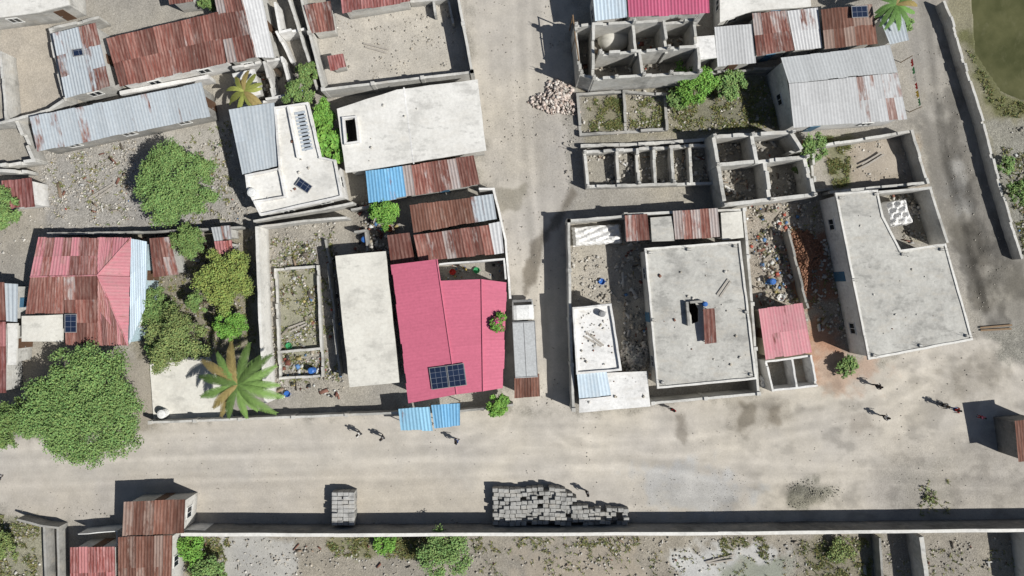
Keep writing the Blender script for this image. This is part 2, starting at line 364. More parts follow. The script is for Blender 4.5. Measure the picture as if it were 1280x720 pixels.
# ---------------------------------------------------------------- building helpers
def area(p): return sum(p[i][0]*p[(i+1)%len(p)][1]-p[(i+1)%len(p)][0]*p[i][1] for i in range(len(p)))/2
def inset(p,d):
    n=len(p); s=1 if area(p)>0 else -1; r=[]
    for i in range(n):
        a=Vector(p[i-1][:2]);b_=Vector(p[i][:2]);c_=Vector(p[(i+1)%n][:2])
        e1=(b_-a).normalized();e2=(c_-b_).normalized()
        n1=Vector((-e1.y,e1.x))*s;n2=Vector((-e2.y,e2.x))*s
        m=(n1+n2); L=m.length
        m=m/L if L>1e-6 else n1
        k=d/max(.4,m.dot(n1)); r.append(Vector((b_.x+m.x*k,b_.y+m.y*k,p[i][2])))
    return r
def rag(mb,a,b_,t=.2,z0=-.2,jag=0,step=.8,ext=True):
    """wall strip; jag>0 leaves a stepped, unfinished block top"""
    a=Vector(a);b_=Vector(b_);d=(b_-a).to_2d(); L=d.length; d.normalize(); n=Vector((-d.y,d.x)); k=max(1,int(L/(.45 if jag else step)))
    if ext: a=a-Vector((d.x,d.y,0))*t*.5; b_=b_+Vector((d.x,d.y,0))*t*.5
    pts=[];fc=[];lift=random.uniform(0,.012)
    js=[random.uniform(-.02,.02) for _ in range(k+1)]; ws=[t/2+random.uniform(-.01,.01) for _ in range(k+1)]
    h=0
    def sect(i,dz):
        p=a.lerp(b_,i/k); o=p.to_2d()+n*js[i]; w=ws[i]; zt=p.z+lift+dz
        return [(o.x-n.x*w,o.y-n.y*w,z0),(o.x+n.x*w,o.y+n.y*w,z0),(o.x+n.x*w,o.y+n.y*w,zt),(o.x-n.x*w,o.y-n.y*w,zt)]
    ns=0
    for i in range(k):
        if jag:
            if random.random()<.4: h=-random.choice([0,0,0,.2,.2,.4,.6])*min(1.5,jag*3)
            dz=h+random.uniform(-.01,.01)
            pts+=sect(i,dz)+sect(i+1,dz); ns+=2
        else:
            if i==0: pts+=sect(0,random.uniform(-.01,.01)); ns+=1
            pts+=sect(i+1,random.uniform(-.01,.01)); ns+=1
    for i in range(ns-1):
        q=4*i
        for e in range(4): fc.append((q+e,q+(e+1)%4,q+4+(e+1)%4,q+4+e))
    q=4*(ns-1); fc+=[(3,2,1,0),(q,q+1,q+2,q+3)]
    mb.add(pts,fc)
def sheets(mb,q,lo,hi,course=2.3,amp=.02,ragged=.06):
    if len(q)==3:       # hip: apex, eave start, eave end; parallel sheets cut at the hips
        A,B0,B1=[Vector(x) for x in q]; e=B1-B0; ua=max(0,min(1,(A-B0).dot(e)/e.length_squared)); n=max(2,round(e.length/.85))
        def top(u): return B0.lerp(A,u/ua) if u<ua else B1.lerp(A,(1-u)/(1-ua) if ua<1 else 0)
        us=sorted(set([i/n for i in range(n+1)]+([ua] if 0<ua<1 else [])))
        for i in range(len(us)-1):
            u0,u1=us[i],us[i+1]
            if u1-u0<1e-3: continue
            sheets(mb,[top(u0),top(u1),B0.lerp(B1,u1),B0.lerp(B1,u0)],lo,hi,course,amp,.03)
        return
    a,b_,c_,d=[Vector(x) for x in q]
    U=((b_-a).length+(c_-d).length)/2; Vl=((d-a).length+(c_-b_).length)/2
    nu=max(1,round(U/.85)); nv=max(1,round(Vl/course)); nor=(b_-a).cross(d-a)
    if nor.length<1e-5: nor=(c_-b_).cross(d-c_)
    nor.normalize()
    if nor.z<0: nor=-nor
    ou,ov=random.uniform(0,50),random.uniform(0,50)
    def pt(u,v): return a.lerp(b_,u).lerp(d.lerp(c_,u),v)
    for j in range(nv):
        for i in range(nu):
            ru=random.uniform(lo,hi); g=random.random(); lift=random.uniform(0,.012)*min(1,amp/.012)+(nv-1-j)*.014
            v0=j/nv; v1=(j+1)/nv+(.06/max(Vl,.5) if j<nv-1 else random.uniform(-ragged,ragged)/max(Vl,.5))
            if j==0: v0+=random.uniform(-ragged,ragged)*.5/max(Vl,.5)
            pts=[];uv=[];fc=[];ns=12
            sk=random.uniform(-.01,.01)*min(1,amp/.02)
            for s in range(ns+1):
                u=(i+s/ns)/nu; h=amp*math.cos(2*math.pi*3*s/ns)+lift+sk*(s/ns)
                pts+=[pt(u,v0)+nor*h,pt(u,v1)+nor*(h-.004)]
                uv+=[(ou+u*U+i*.7,ov+v0*Vl+j*1.3),(ou+u*U+i*.7,ov+v1*Vl+j*1.3)]
                if s: fc.append((2*s-2,2*s-1,2*s+1,2*s))
            mb.add(pts,fc,(ru,g,0,1),uv)
def openings(root,pts):
    n=len(pts); s=1 if area(pts)>0 else -1; door=False
    for i in range(n):
        a=Vector(pts[i]);b_=Vector(pts[(i+1)%n]); d=(b_-a).to_2d(); L=d.length
        if L<2.2: continue
        d.normalize(); nn=Vector((d.y,-d.x))*s; mid=(a+b_)/2
        if nn.dot(-mid.to_2d())/(mid.to_2d().length+1e-6)<.3: continue
        k=min(3,max(1,int(L/3.2))); ang=math.atan2(d.y,d.x)
        for q in range(k):
            t=(q+.5)/k; p=a.lerp(b_,t); zz=min(a.z,b_.z)
            if not door and zz>2.2 and (q==k//2):
                door=True; w,h,zc=.9,2.05,1.03
                m=MB(); m.box((p.x+nn.x*.02,p.y+nn.y*.02,zc),w,.06,h,ang); o=m.build('door',random.choice(['door_brown','door_blue','door_brown']),root)
                m=MB(); m.box((p.x+nn.x*.07+d.x*.35,p.y+nn.y*.07+d.y*.35,1.0),.12,.05,.04,ang); m.build('handle','steel',o)
            elif zz>2.3:
                w,h,zc=1.0,.95,1.55
                m=MB()
                for ox,oz,sx,sz in ((0,h/2,w+.1,.07),(0,-h/2,w+.16,.08),(-w/2,0,.07,h-.08),(w/2,0,.07,h-.08),(0,0,.05,h-.08)):
                    m.box((p.x+nn.x*.035+d.x*ox,p.y+nn.y*.035+d.y*ox,zc+oz),sx,.08,sz,ang)
                o=m.build('window','frame_white',root)
                m=MB(); m.box((p.x+nn.x*.008,p.y+nn.y*.008,zc),w-.02,.03,h-.02,ang); m.build('pane','glass_dark',o)
def stubs(root,spec,z,h=.5,sz=.28,z0=None,mat='wall_pale'):
    for x,y in P(spec):
        p=W(x,y,z); zb=(z-.02) if z0 is None else z0; hh=h*random.uniform(.7,1.2); m=MB(); m.box((p.x,p.y,(zb+z+hh)/2),sz,sz,z+hh-zb,random.uniform(-.1,.3)); m.build('column',mat,root)
        m=MB()
        for a,b_ in ((-.08,-.08),(.08,-.08),(.08,.08),(-.08,.08)): m.tube((p.x+a,p.y+b_,z+hh-.05),(p.x+a*1.4+random.uniform(-.05,.05),p.y+b_*1.4,z+hh+random.uniform(.35,.7)),.014,.014,4)
        m.build('rebar','bark',root)
def house(name,label,quads=(),slabs=(),wall=None,wmat='wall_pale',ins=.25,cat='house',opn=True,caps=(),rims=()):
    allp=[p for q in quads for p in WP(q[0])]+[p for s_ in slabs for p in WP(s_[0],s_[1])]
    cx=sum(p.x for p in allp)/len(allp); cy=sum(p.y for p in allp)/len(allp)
    r=thing(name,label,cat,(cx,cy,0))
    for q in quads:
        m=MB(); sheets(m,WP(q[0]),q[2],q[3],*(q[4:])); m.build('roof',q[1],r,smooth=False)
    for s_ in slabs:
        base=inset(WP(s_[0],s_[1]),0); outer=[]
        for i in range(len(base)):      # slightly wavy poured edge
            a=base[i];b_=base[(i+1)%len(base)]; k=max(1,int((b_-a).length/1.3)); dd=(b_-a).to_2d().normalized() if (b_-a).length>0 else Vector((1,0))
            for j in range(k):
                q=a.lerp(b_,j/k); o_=random.uniform(-.035,.035) if j else 0; outer.append(Vector((q.x-dd.y*o_,q.y+dd.x*o_,q.z)))
        holes=[WP(h,s_[1]) for h in (s_[3] if len(s_)>3 else [])]
        m=MB(); flat=[p for lp in [outer]+holes for p in lp]
        tri=tessellate_polygon([outer]+holes)
        m.add(flat,[tuple(t) for t in tri]); low=[p-Vector((0,0,.16)) for p in flat]; m.add(low,[tuple(t)[::-1] for t in tri])
        for lp in [outer]+holes:
            for i in range(len(lp)):
                a=lp[i];b_=lp[(i+1)%len(lp)]; dz=Vector((0,0,.16)); m.add([a-dz,b_-dz,b_,a],[(0,1,2,3)])
        m.build('roof',s_[2],r)
    walls=wall if wall is not None else [q[0] for q in quads]+[' '.join('%f,%f,%f'%(x,y,s_[1]) for x,y in P(s_[0])) for s_ in slabs]
    for w in walls:
        p=inset(WP(w),ins); p=[Vector((a.x,a.y,a.z-.165)) for a in p]
        m=MB()
        for i in range(len(p)):
            a=p[i];b_=p[(i+1)%len(p)]
            if (a-b_).length<.05: continue
            m.add([(a.x,a.y,-.2),(b_.x,b_.y,-.2),b_,a],[(0,1,2,3)])
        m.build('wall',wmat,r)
        if opn: openings(r,p)
    for cp in caps:
        p=WP(cp); m=MB(); m.tube(p[0]+Vector((0,0,.03)),p[1]+Vector((0,0,.03)),.07,.07,6); m.build('ridge_cap',quads[0][1],r)
    for poly,zz,hh,mt in rims:
        lp=inset(WP(poly,zz),.11); m=MB()
        for i in range(len(lp)):
            a=lp[i].copy();b_=lp[(i+1)%len(lp)].copy(); a.z=b_.z=zz+hh; rag(m,a,b_,.18,zz+.003)
        m.build('parapet',mt,r)
    return r
def walls(name,label,lines,z,t=.2,mat='wall_pale',jag=0,cat='wall',piers=False,partname='wall'):
    allp=[W(x,y,z) for l in lines for x,y in P(l)]
    cx=sum(p.x for p in allp)/len(allp); cy=sum(p.y for p in allp)/len(allp)
    multi=len(lines)>1 or piers
    r=thing(name,label,cat,(cx,cy,0)) if multi else None
    for li,l in enumerate(lines):
        p=WP(l,z-.006*li) ; m=MB()
        for i in range(len(p)-1): rag(m,p[i],p[i+1],t,jag=jag)
        if multi: m.build(partname,mat,r)
        else: o=m.build(name,mat,None,(cx,cy,0)); tag(o,label,cat); r=o
        if piers:
            for i in range(len(p)-1):
                k=max(1,int((p[i+1]-p[i]).length/4))
                for q in range(k+(i==len(p)-2)):
                    c_=p[i].lerp(p[i+1],q/k); m=MB(); m.box((c_.x,c_.y,(z+.16)/2-.1),t+.12,t+.12,z+.16+.2,math.atan2(p[i+1].y-p[i].y,p[i+1].x-p[i].x)); m.build('pillar',mat,r)
    return r

# ---------------------------------------------------------------- top left
house('house','house with blue grey sheet roof patched with rust, at the far top left yard',[('66,42,3.1 120,28,3.1 138,108,2.8 82,123,2.8','metal_bluegrey',.3,.8)])
house('house','long rust red sheet roofed house beside the blue patched one at top left',[('133,48,3.3 273,15,3.3 283,78,2.9 150,109,2.9','metal_rust',.6,1.0)],wmat='wall_white')
house('house','narrow house with striped rust and whitish blue sheet roof touching the top edge',[('266,-14,3.1 298,-18,3.5 320,72,3.5 285,80,3.0','metal_rust',.35,1.0),('298,-18,3.5 324,-20,3.1 343,72,3.0 320,72,3.5','metal_white',.0,.35)],caps=['298,-18,3.5 320,72,3.5'])
house('shed','very long grey blue metal roofed shed above the rubble yard',[('37,146,2.9 252,103,2.9 263,145,2.5 47,190,2.5','metal_bluegrey',.0,.5,2.3,.01)],wmat='wall_grey',cat='shed')
house('house','pale slab roofed house cut by the top left corner',slabs=[('-40,-30 84,-30 86,6 46,16 -40,26',3.0,'slab_pale')])
house('house','small rust roofed hut at the top edge left of the striped roof',[('206,-22,2.7 238,-26,2.7 242,2,2.5 212,6,2.5','metal_rust',.5,1)],cat='hut')
walls('boundary_wall','pale wall framing the dusty yard at the far left top',['-60,158 4,153 62,137 78,126','62,36 66,60 80,124','62,36 122,22','0,66 8,150'],1.9,.25,jag=.1)
walls('boundary_wall','whitish low wall under the long rust red roof',['152,116 258,96'],1.6,.35,'wall_white')
walls('boundary_wall','broken wall at the left end of the long grey shed',['20,150 42,200 2,206','-40,212 30,214'],1.7,.3,jag=.35)
walls('ruined_room','roofless white walled room between the striped roof and the walled compound',['292,84 352,72 364,118 300,130','330,78 342,122','346,40 362,74','344,4 350,40 378,34'],2.1,.22,'wall_white',jag=.35,cat='ruin',partname='wall')
walls('boundary_wall','pale wall running up to the top edge left of the walled compound',['352,-30 384,70 396,110'],2.0,.22,'wall_pale',jag=.08)
house('house','small white slab hut squeezed left of the roofless white room',slabs=[('290,92 318,86 326,118 300,124',2.3,'slab_white')],cat='hut')
# compound
walls('boundary_wall','tall pale wall around the empty compound at the top',['370,-30 404,112 590,90','568,-30 590,90'],2.3,.22,'wall_pale',piers=True)
house('shed','rust sheet shed in the corner of the walled compound at the top',[('380,6,2.5 413,1,2.5 419,37,2.2 389,42,2.2','metal_rust',.4,1)],cat='shed')
house('shed','red rust roof cut by the top edge inside the walled compound',[('424,-22,2.5 511,-30,2.5 513,2,2.3 428,16,2.3','metal_redrust',.5,.9)],cat='shed')
house('hut','tiny rust red hut standing alone in the walled compound',[('409,70,1.9 429,67,1.9 433,84,1.7 413,88,1.7','metal_redrust',.7,1)],cat='hut')
walls('ruined_room','low inner walls in the upper right of the walled compound',['514,2 560,-2 566,28','540,-16 544,18'],1.0,.2,'wall_pale',jag=.2,cat='ruin')
# L shaped slab house
TER='343,134 386,128 402,196 420,200 429,247 326,270 309,236 307,219 349,210'
house('house','flat roofed house with one blue grey metal wing and pale concrete terrace',[('286,137,3.6 343,128,3.6 349,208,3.3 303,218,3.3','metal_bluegrey',.0,.3,2.3,.01)],
  [(TER,3.4,'slab_pale',['371,140 379,138 389,186 381,189'])],wmat='wall_white',rims=[(TER,3.4,.22,'wall_white')])
m=MB()
for k in range(11):
    a=W(369.5+k*.95,142+k*4.5,3.44);b_=W(380+k*.95,140+k*4.5,3.44); rag(m,a,b_,.2,3.3,step=3)
tag(m.build('stair_grille','slat_grey',None,W(380,164,3.4)),'blue grey slats over the stair opening on the terrace roof','grille')
walls('roof_wall','white low dividing walls standing on the terrace roof',['349,212 356,246 318,252','360,134 372,196'],3.75,.16,'wall_white',cat='wall')
walls('boundary_wall','pale wall below the flat roofed house with the blue grey wing',['318,276 400,262 440,254'],2.0,.2)
r=house('house','large pale concrete slab roof with one dark square hatch',slabs=[('421,136 496,112 597,99 608,188 516,203 432,216',3.3,'slab_pale',['431,150 445,148 448,176 434,179'])],rims=[('428,147 447,145 451,179 431,182',3.3,.3,'wall_white')])
m=MB(); rag(m,W(517,204,3.31),W(505,110,3.31),.12,3.29); m.build('joint','slab_white',r)
house('house','blue and rusty sheet roofed house just below the large pale slab roof',[('457,214,2.9 503,208,2.9 508,246,2.6 461,254,2.6','metal_blue',.1,.42),('503,208,2.9 592,194,2.9 600,231,2.6 508,246,2.6','metal_rust',.35,.85)])
house('house','cluster of rusty sheet roofs above the pink roof, with blue grey corner',[('512,256,3.0 588,247,3.0 594,278,2.8 517,291,2.8','metal_brown',.5,1),('588,246,2.95 616,242,2.95 621,274,2.8 594,278,2.8','metal_bluegrey',.1,.5),('517,294,2.7 611,281,2.7 618,317,2.5 524,328,2.5','metal_rust',.5,1),('611,280,2.6 626,277,2.6 630,316,2.45 618,318,2.45','metal_white',.1,.4),('484,294,2.6 512,291,2.6 519,328,2.4 489,332,2.4','metal_rust',.7,1)])
walls('boundary_wall','white wall at the street corner by the rusty roof cluster',['600,236 617,236 632,300 638,372'],1.9,.2,'wall_white')
walls('boundary_wall','crumbling wall left of the rusty roof cluster',['440,262 484,254','444,290 456,288 458,312'],1.5,.2,'wall_grey',jag=.3)
# ---------------------------------------------------------------- left middle
house('house','big house with faded pink and rust hipped roof at the left',
 [('38,346,3.6 122,344,3.6 122,297,3.0 48,297,3.0','metal_pinkfade',.35,.85,2.3,.014),('122,344,3.6 122,297,3.0 164,297,3.0','metal_pinkfade',.2,.6,2.3,.014),
  ('38,346,3.6 80,345,3.6 80,392,3.1 32,392,3.1','metal_rust',.6,1.0,2.3,.014),('80,345,3.6 122,344,3.6 122,432,2.9 82,431,2.9','metal_rust',.55,1.0,2.3,.014),('122,344,3.6 122,432,2.9 160,432,2.9','metal_pinkfade',.5,1.0,2.3,.014),
  ('122,344,3.6 160,432,2.9 164,297,3.0','metal_pinkfade',.1,.45,2.3,.014),('164,298,2.9 184,302,2.7 182,384,2.6 162,430,2.8','metal_paleblue',.1,.35)],
 wall=['48,297,3.0 164,297,3.0 160,432,2.9 82,431,2.9 82,392,3.0 32,392,3.0 38,346,3.3','164,298,2.8 184,302,2.7 182,384,2.6 162,430,2.8'],wmat='wall_blue',caps=['122,344,3.6 164,297,3.0','122,344,3.6 160,432,2.9','38,346,3.6 122,344,3.6'])
house('house','grey concrete annex below the faded pink roof at the left',slabs=[('27,395 79,393 78,427 27,427',2.7,'slab_beige')],cat='annex')
house('house','grey and rust roofed house cut by the left edge',[('-40,352,2.8 6,353,2.8 8,400,2.6 -40,400,2.6','metal_rust',.5,1),('6,354,2.7 23,355,2.7 22,402,2.55 8,401,2.55','metal_bluegrey',.1,.4),('-40,402,2.5 8,402,2.5 8,492,2.3 -40,492,2.3','metal_redrust',.5,1)],slabs=[('9,404 22,404 20,456 9,456',2.4,'slab_pale')])
house('shed','rust sheet shed with whitish wall at the left edge above the trees',[('2,226,2.5 40,222,2.5 44,258,2.3 4,262,2.3','metal_redrust',.5,1)],cat='shed',wmat='wall_white')
house('shed','crooked rusty grey roof beside the green trees near the faded pink house',[('187,298,2.4 212,296,2.4 224,343,2.2 192,346,2.2','metal_rust',.35,.8)],cat='shed')
house('shed','small grey sheet roof over a red pink one next to the tall pale wall',[('264,284,2.4 288,282,2.4 290,299,2.3 268,301,2.3','metal_grey',.1,.5),('268,302,2.3 290,300,2.3 291,316,2.1 271,318,2.1','metal_redrust',.2,.6)],cat='shed')
walls('boundary_wall','wall along the lower side of the rubble yard with the round tree',['60,292 190,290 300,284'],1.6,.2,'wall_grey',jag=.1)
house('patio','pale concrete patio beside the palm tree',slabs=[('187,448 262,446 276,480 292,522 192,526',.14,'slab_beige')],wall=[],opn=False,cat='patio')
walls('boundary_wall','low pale wall between the palm patio and the wide road',['188,528 300,524 500,516'],1.3,.2,piers=True)
walls('boundary_wall','tall pale wall running down the left side of the weedy yard',['321,285 325,400 332,502'],2.6,.28,'slab_pale')
walls('boundary_wall','pale wall across the top of the weedy yard',['322,284 380,276 432,272'],1.9,.2,'wall_pale')
walls('foundation','rectangular low foundation walls in the weedy yard',['344,337 397,333 403,470 350,473 344,337','348,440 401,436'],.6,.22,'wall_pale',jag=.15,cat='foundation')
walls('boundary_wall','thin wall pieces left of the beige slab roof',['404,300 410,330 420,430 424,470'],1.4,.18,'wall_grey',jag=.4)
house('house','long beige slab roofed building left of the pink roof',slabs=[('419,320 482,314 499,478 437,484',3.0,'slab_beige')])
house('house','bright pink metal roofed house in the centre with solar panels',
 [('546,324,3.7 571,493,3.7 511,504,3.4 489,331,3.4','metal_pink',.0,.3,9,.003),('549,351,3.7 571,493,3.7 604,489,3.62 602,349,3.62','metal_pink',.0,.3,9,.004),('602,349,3.6 604,489,3.6 629,485,3.3 633,353,3.3','metal_pink',.05,.35,9,.004)],
 wall=['489,331,3.3 546,324,3.7 549,351,3.7 602,349,3.6 633,353,3.2 629,485,3.2 604,489,3.6 571,493,3.7 511,504,3.3'],wmat='wall_white',caps=['546,324,3.7 571,493,3.7','602,349,3.64 604,489,3.64'])
walls('boundary_wall','white parapet of the small terrace above the pink roof',['550,330 630,324 632,348'],2.2,.15,'wall_white')
def awning(label,q,mt,lo,hi):
    p=WP(q); cx=sum(a.x for a in p)/4; cy=sum(a.y for a in p)/4
    r=thing('awning',label,'awning',(cx,cy,0)); m=MB(); sheets(m,p,lo,hi); m.build('canopy',mt,r)
    for a in inset(p,.2): m=MB(); m.tube((a.x,a.y,-.05),(a.x,a.y,a.z-.03),.045,.04,6); m.build('post','wood',r)
awning('light blue metal awning at the lower left of the pink roof','498,511,2.6 537,508,2.6 541,538,2.3 501,538,2.3','metal_lightblue',.0,.4)
awning('darker blue metal awning jutting onto the road below the pink roof','539,506,2.65 575,504,2.65 575,532,2.35 543,535,2.35','metal_blue',.0,.35)
def truck():
    g=W(655,420,0); r=thing('truck','truck with white cab and long plain grey box, parked beside the pink roofed house','truck',(g.x,g.y,0)); rot=math.radians(3)
    def T(x,y,z): return (g.x+x*math.cos(rot)-y*math.sin(rot),g.y+x*math.sin(rot)+y*math.cos(rot),z)
    m=MB(); prof=[(1.55,.55,1.0,.93),(1.6,.5,2.2,.98),(1.75,.5,2.38,1.0),(2.6,.5,2.42,1.0),(2.95,.5,2.34,.98),(3.2,.5,1.7,.96),(3.38,.5,1.25,.94),(3.42,.5,1.0,.9)]
    n=12; pts=[];fc=[]
    for y,zb,zt,hw in prof:
        for k in range(n):
            t=2*math.pi*(k+.5)/n; cx=math.copysign(abs(math.cos(t))**.4,math.cos(t)); cz=math.copysign(abs(math.sin(t))**.4,math.sin(t))
            pts.append(T(cx*hw,y,(zb+zt)/2+cz*(zt-zb)/2))
    for j in range(len(prof)-1):
        for k in range(n): fc.append((j*n+k,j*n+(k+1)%n,(j+1)*n+(k+1)%n,(j+1)*n+k))
    fc+=[tuple(range(n)),tuple(range((len(prof)-1)*n,len(prof)*n))]; m.add(pts,fc); m.build('cab','plastic_white',r,smooth=False)
    m=MB(); m.add([T(-.8,2.99,2.28),T(.8,2.99,2.28),T(.84,3.225,1.74),T(-.84,3.225,1.74)],[(0,1,2,3)]); m.build('windscreen','glass_dark',r)
    m=MB()
    m.box(T(0,-1.05,1.62),2.05,5.05,1.95,rot); m.build('cargo_box','box_grey',r)
    m=MB()
    for x in (-1.0,0,1.0): m.box(T(x,-1.05,2.61),.05,5.0,.03,rot)
    for y in (-3.5,1.4): m.box(T(0,y,2.63),2.0,.05,.03,rot)
    m.build('box_trim','steel',r)
    m=MB(); m.box(T(0,-.2,.55),.8,6.4,.16,rot); m.build('chassis','steel',r)
    for x in (-.9,.9):
        for y in (2.5,-1.9,-2.9):
            a=Vector(T(x-.13,y,.42));b_=Vector(T(x+.13,y,.42)); m=MB(); m.tube(a,b_,.42,.42,16); w_=m.build('wheel','rubber',r); m=MB(); m.tube(Vector(T(x-.14,y,.42)),Vector(T(x+.14,y,.42)),.2,.2,10); m.build('rim','steel',w_)
        m=MB(); m.box(T(x*.78,3.44,.85),.3,.06,.18,rot); m.build('headlight','eye_white',r)
        m=MB(); m.box(T(x*1.22,2.85,1.8),.14,.06,.3,rot); m.build('mirror','rubber',r)
truck()
house('shed','square brown roofed stall behind the grey box of the truck',[('643,469,2.5 674,467,2.5 675,496,2.3 643,498,2.3','metal_brown',.6,1)],cat='stall')
walls('boundary_wall','short wall between the pink roof and the brown stall',['576,514 612,510 640,506'],1.2,.2,'wall_grey')
# ---------------------------------------------------------------- right of the street, top
house('house','house with pale blue and magenta metal roofs at the top centre right',[('740,-20,4.4 781,-26,4.4 784,22,4.1 744,27,4.1','metal_paleblue',.0,.3),('783,-26,4.4 885,-32,4.4 887,17,4.1 786,22,4.1','metal_magenta',.0,.35)],wmat='wall_white')
r=walls('unfinished_house','roofless unfinished concrete house with open rooms below the magenta roof',['720,32 742,30 868,24 874,72','720,32 726,92 742,98 874,90 874,72','742,30 742,98','750,66 868,58','792,28 796,66','830,27 835,62','800,64 804,94'],3.9,.24,'wall_pale',jag=.35,cat='unfinished house')
stubs(r,'720,32 742,98 792,28 874,90 868,26 804,94 726,92 750,66 835,60 838,92 770,97',3.9,.6)
m=MB(); m.ell(W(766,52,.0)+Vector((0,0,.5)),1.5,1.1,1.3,18,6,lo=-20); tag(m.build('sand_heap','slab_beige',None,W(766,52,0),smooth=True),'rounded tan sand heap inside the unfinished room','sand heap')
house('house','small white slab roof attached to the right of the unfinished rooms',slabs=[('868,46 893,44 896,72 871,75',3.3,'slab_white')])
house('house','plain light grey metal roof right of the unfinished rooms',[('893,34,3.2 940,30,3.2 945,78,2.9 897,83,2.9','metal_dull',.1,.45,2.3,.012)])
house('house','pair of rusty and whitish roofs near the top right',[('940,17,3.4 983,13,3.4 993,62,3.1 946,70,3.1','metal_rust',.3,.85),('984,14,3.2 1022,10,3.2 1028,60,3.0 994,64,3.0','metal_white',.1,.6)])
house('house','brown striped metal roof near the top right palm',[('1026,12,3.5 1090,5,3.5 1097,54,3.2 1031,62,3.2','metal_brown',.25,.9)])
house('house','small blue grey roof beside the palm at the top right',[('1098,20,3.3 1128,15,3.3 1136,50,3.1 1112,55,3.1','metal_bluegrey',.1,.4)])
house('house','large house with grey upper slope and whitish rust stained lower slope',[('976,72,4.3 1112,56,4.3 1122,90,3.9 986,104,3.9','metal_grey',.0,.22,2.3,.008),('986,105,4.0 1070,96,4.0 1078,154,3.5 992,159,3.5','metal_dull',.0,.35,2.3,.008),('1070,96,4.0 1122,91,4.0 1134,149,3.5 1078,154,3.5','metal_dull',.3,.62,2.3,.008)],wmat='wall_white',
  wall=['976,72,4.3 1112,56,4.3 1134,149,3.5 992,159,3.5'])
house('shed','pale slabs cut by the top edge above the rusty pair',slabs=[('900,-30 1010,-34 1014,8 940,14 900,28',3.0,'slab_pale')],cat='house')
# garden plots
walls('foundation','low foundation walls of the two garden plots below the unfinished rooms',['722,118 780,114 832,118','726,168 782,164 834,161 832,118','722,118 726,168','780,114 783,164'],.55,.25,'wall_grey',jag=.25,cat='foundation')
walls('boundary_wall','wall between the green bushes and the large whitish roof',['836,94 880,90 972,84'],1.5,.2,'wall_grey',jag=.3)
r=walls('foundation','row of small cell like concrete foundations with pale walls',['731,190 892,180 896,228 735,233 731,190','771,188 774,230','797,187 799,229','817,186 820,228','839,184 842,227','862,183 865,226'],1.3,.26,'wall_pale',jag=.3,cat='foundation')
stubs(r,'731,190 771,188 817,186 862,183 735,233 799,229 842,227 896,228',1.3,.4,.26)
walls('foundation','long low wall strip above the small concrete cells',['728,182 800,180 888,174'],.6,.3,'wall_pale',cat='foundation',jag=.1)
r=walls('unfinished_house','roofless block house with pale walled rooms in two rows',['892,170 990,165 1002,184','892,170 906,256 1018,243 1008,196','897,206 1008,196','940,168 946,202','958,201 964,249'],3.0,.32,'wall_pale',jag=.25,cat='unfinished house')
stubs(r,'892,170 940,168 990,165 906,256 964,249 1018,243 897,206 1008,196',3.0,.4)
walls('unfinished_room','single small roofless room adjoining the block house with two rows of rooms',['988,190 1016,186 1020,240'],1.8,.22,'wall_pale',jag=.35,cat='ruin')
walls('boundary_wall','pale wall around the earth plot left of the side road',['1012,184 1140,164 1160,228','1040,240 1158,228'],1.8,.24,'wall_pale',jag=.15)
# compound right
walls('boundary_wall','tall pale wall around the compound with the big grey slab roof',['711,276 782,270','711,276 713,400 717,512','782,268 930,262 940,380 948,492 816,504'],2.5,.22,'wall_pale',piers=True)
r=house('house','big weathered grey slab roof with a dark jagged stair opening',slabs=[('805,310 925,301 946,474 821,486',3.5,'slab_grey',['857,380 868,377 873,386 873,402 865,405 864,394'])],rims=[('805,310 925,301 946,474 821,486',3.5,.12,'slab_pale')])
stubs(r,'812,316 918,308 828,478 938,468 860,312 816,400 932,390',3.5,.2,.24)
m=MB(); p=W(862,392,3.5); m.box((p.x-.25,p.y,3.75),.22,2.1,.5,.08); m.box((p.x+.5,p.y+1.05,3.7),1.1,.2,.4,.08); m.build('stair_kerb','wall_grey',r)
house('house','pale cluttered slab roof along the street side of the walled compound',slabs=[('715,384 764,379 777,463 720,468',3.1,'slab_white')],rims=[('715,384 764,379 777,463 720,468',3.1,.25,'wall_white')],wmat='wall_white')
house('house','pale roofed house at the street corner with one whitish blue sheet section',[('721,466,3.1 758,463,3.1 764,494,2.9 724,498,2.9','metal_paleblue',.0,.25,2.3,.01)],slabs=[('758,466 809,464 813,508 724,516 724,499 764,495',2.8,'slab_white')],wmat='wall_white')
house('shed','small rusty roof in the upper part of the walled compound',[('781,269,2.8 809,267,2.8 812,300,2.6 783,302,2.6','metal_rust',.4,.9)],cat='shed')
house('shed','faded pink rust roof along the top of the walled compound',[('841,264,2.8 897,260,2.8 900,296,2.6 844,300,2.6','metal_rust',.3,.85)],cat='shed')
house('shed','grey slab between the two rusty roofs of the walled compound',slabs=[('813,272 840,270 843,301 815,302',2.6,'slab_grey')],cat='shed')
house('shed','short pale slab at the upper right corner of the walled compound',slabs=[('901,266 927,264 930,297 903,300',2.7,'slab_beige')],cat='shed')
house('house','small pink sheet roofed house right of the big grey slab',[('948,386,2.8 1003,379,2.8 1015,441,2.5 957,449,2.5','metal_pinkfade',.1,.5,2.3,.007)],wmat='wall_yellow')
walls('roofless_room','white roofless washroom below the small pink sheet roof',['958,452 1014,445 1021,482 966,488 958,452','990,449 996,484'],2.0,.18,'wall_white',cat='outbuilding',jag=.1)
F_='1043,241 1097,237 1104,270 1126,312 1182,304 1216,425 1085,450'
r=house('house','largest concrete slab roof at the right, stained grey with angled edge',slabs=[(F_,3.7,'slab_grey')],rims=[(F_,3.7,.08,'slab_pale')],wmat='wall_white')
stubs(r,'1050,248 1094,243 1128,318 1176,312 1208,420 1092,444 1066,350 1150,432',3.7,.2,.24)
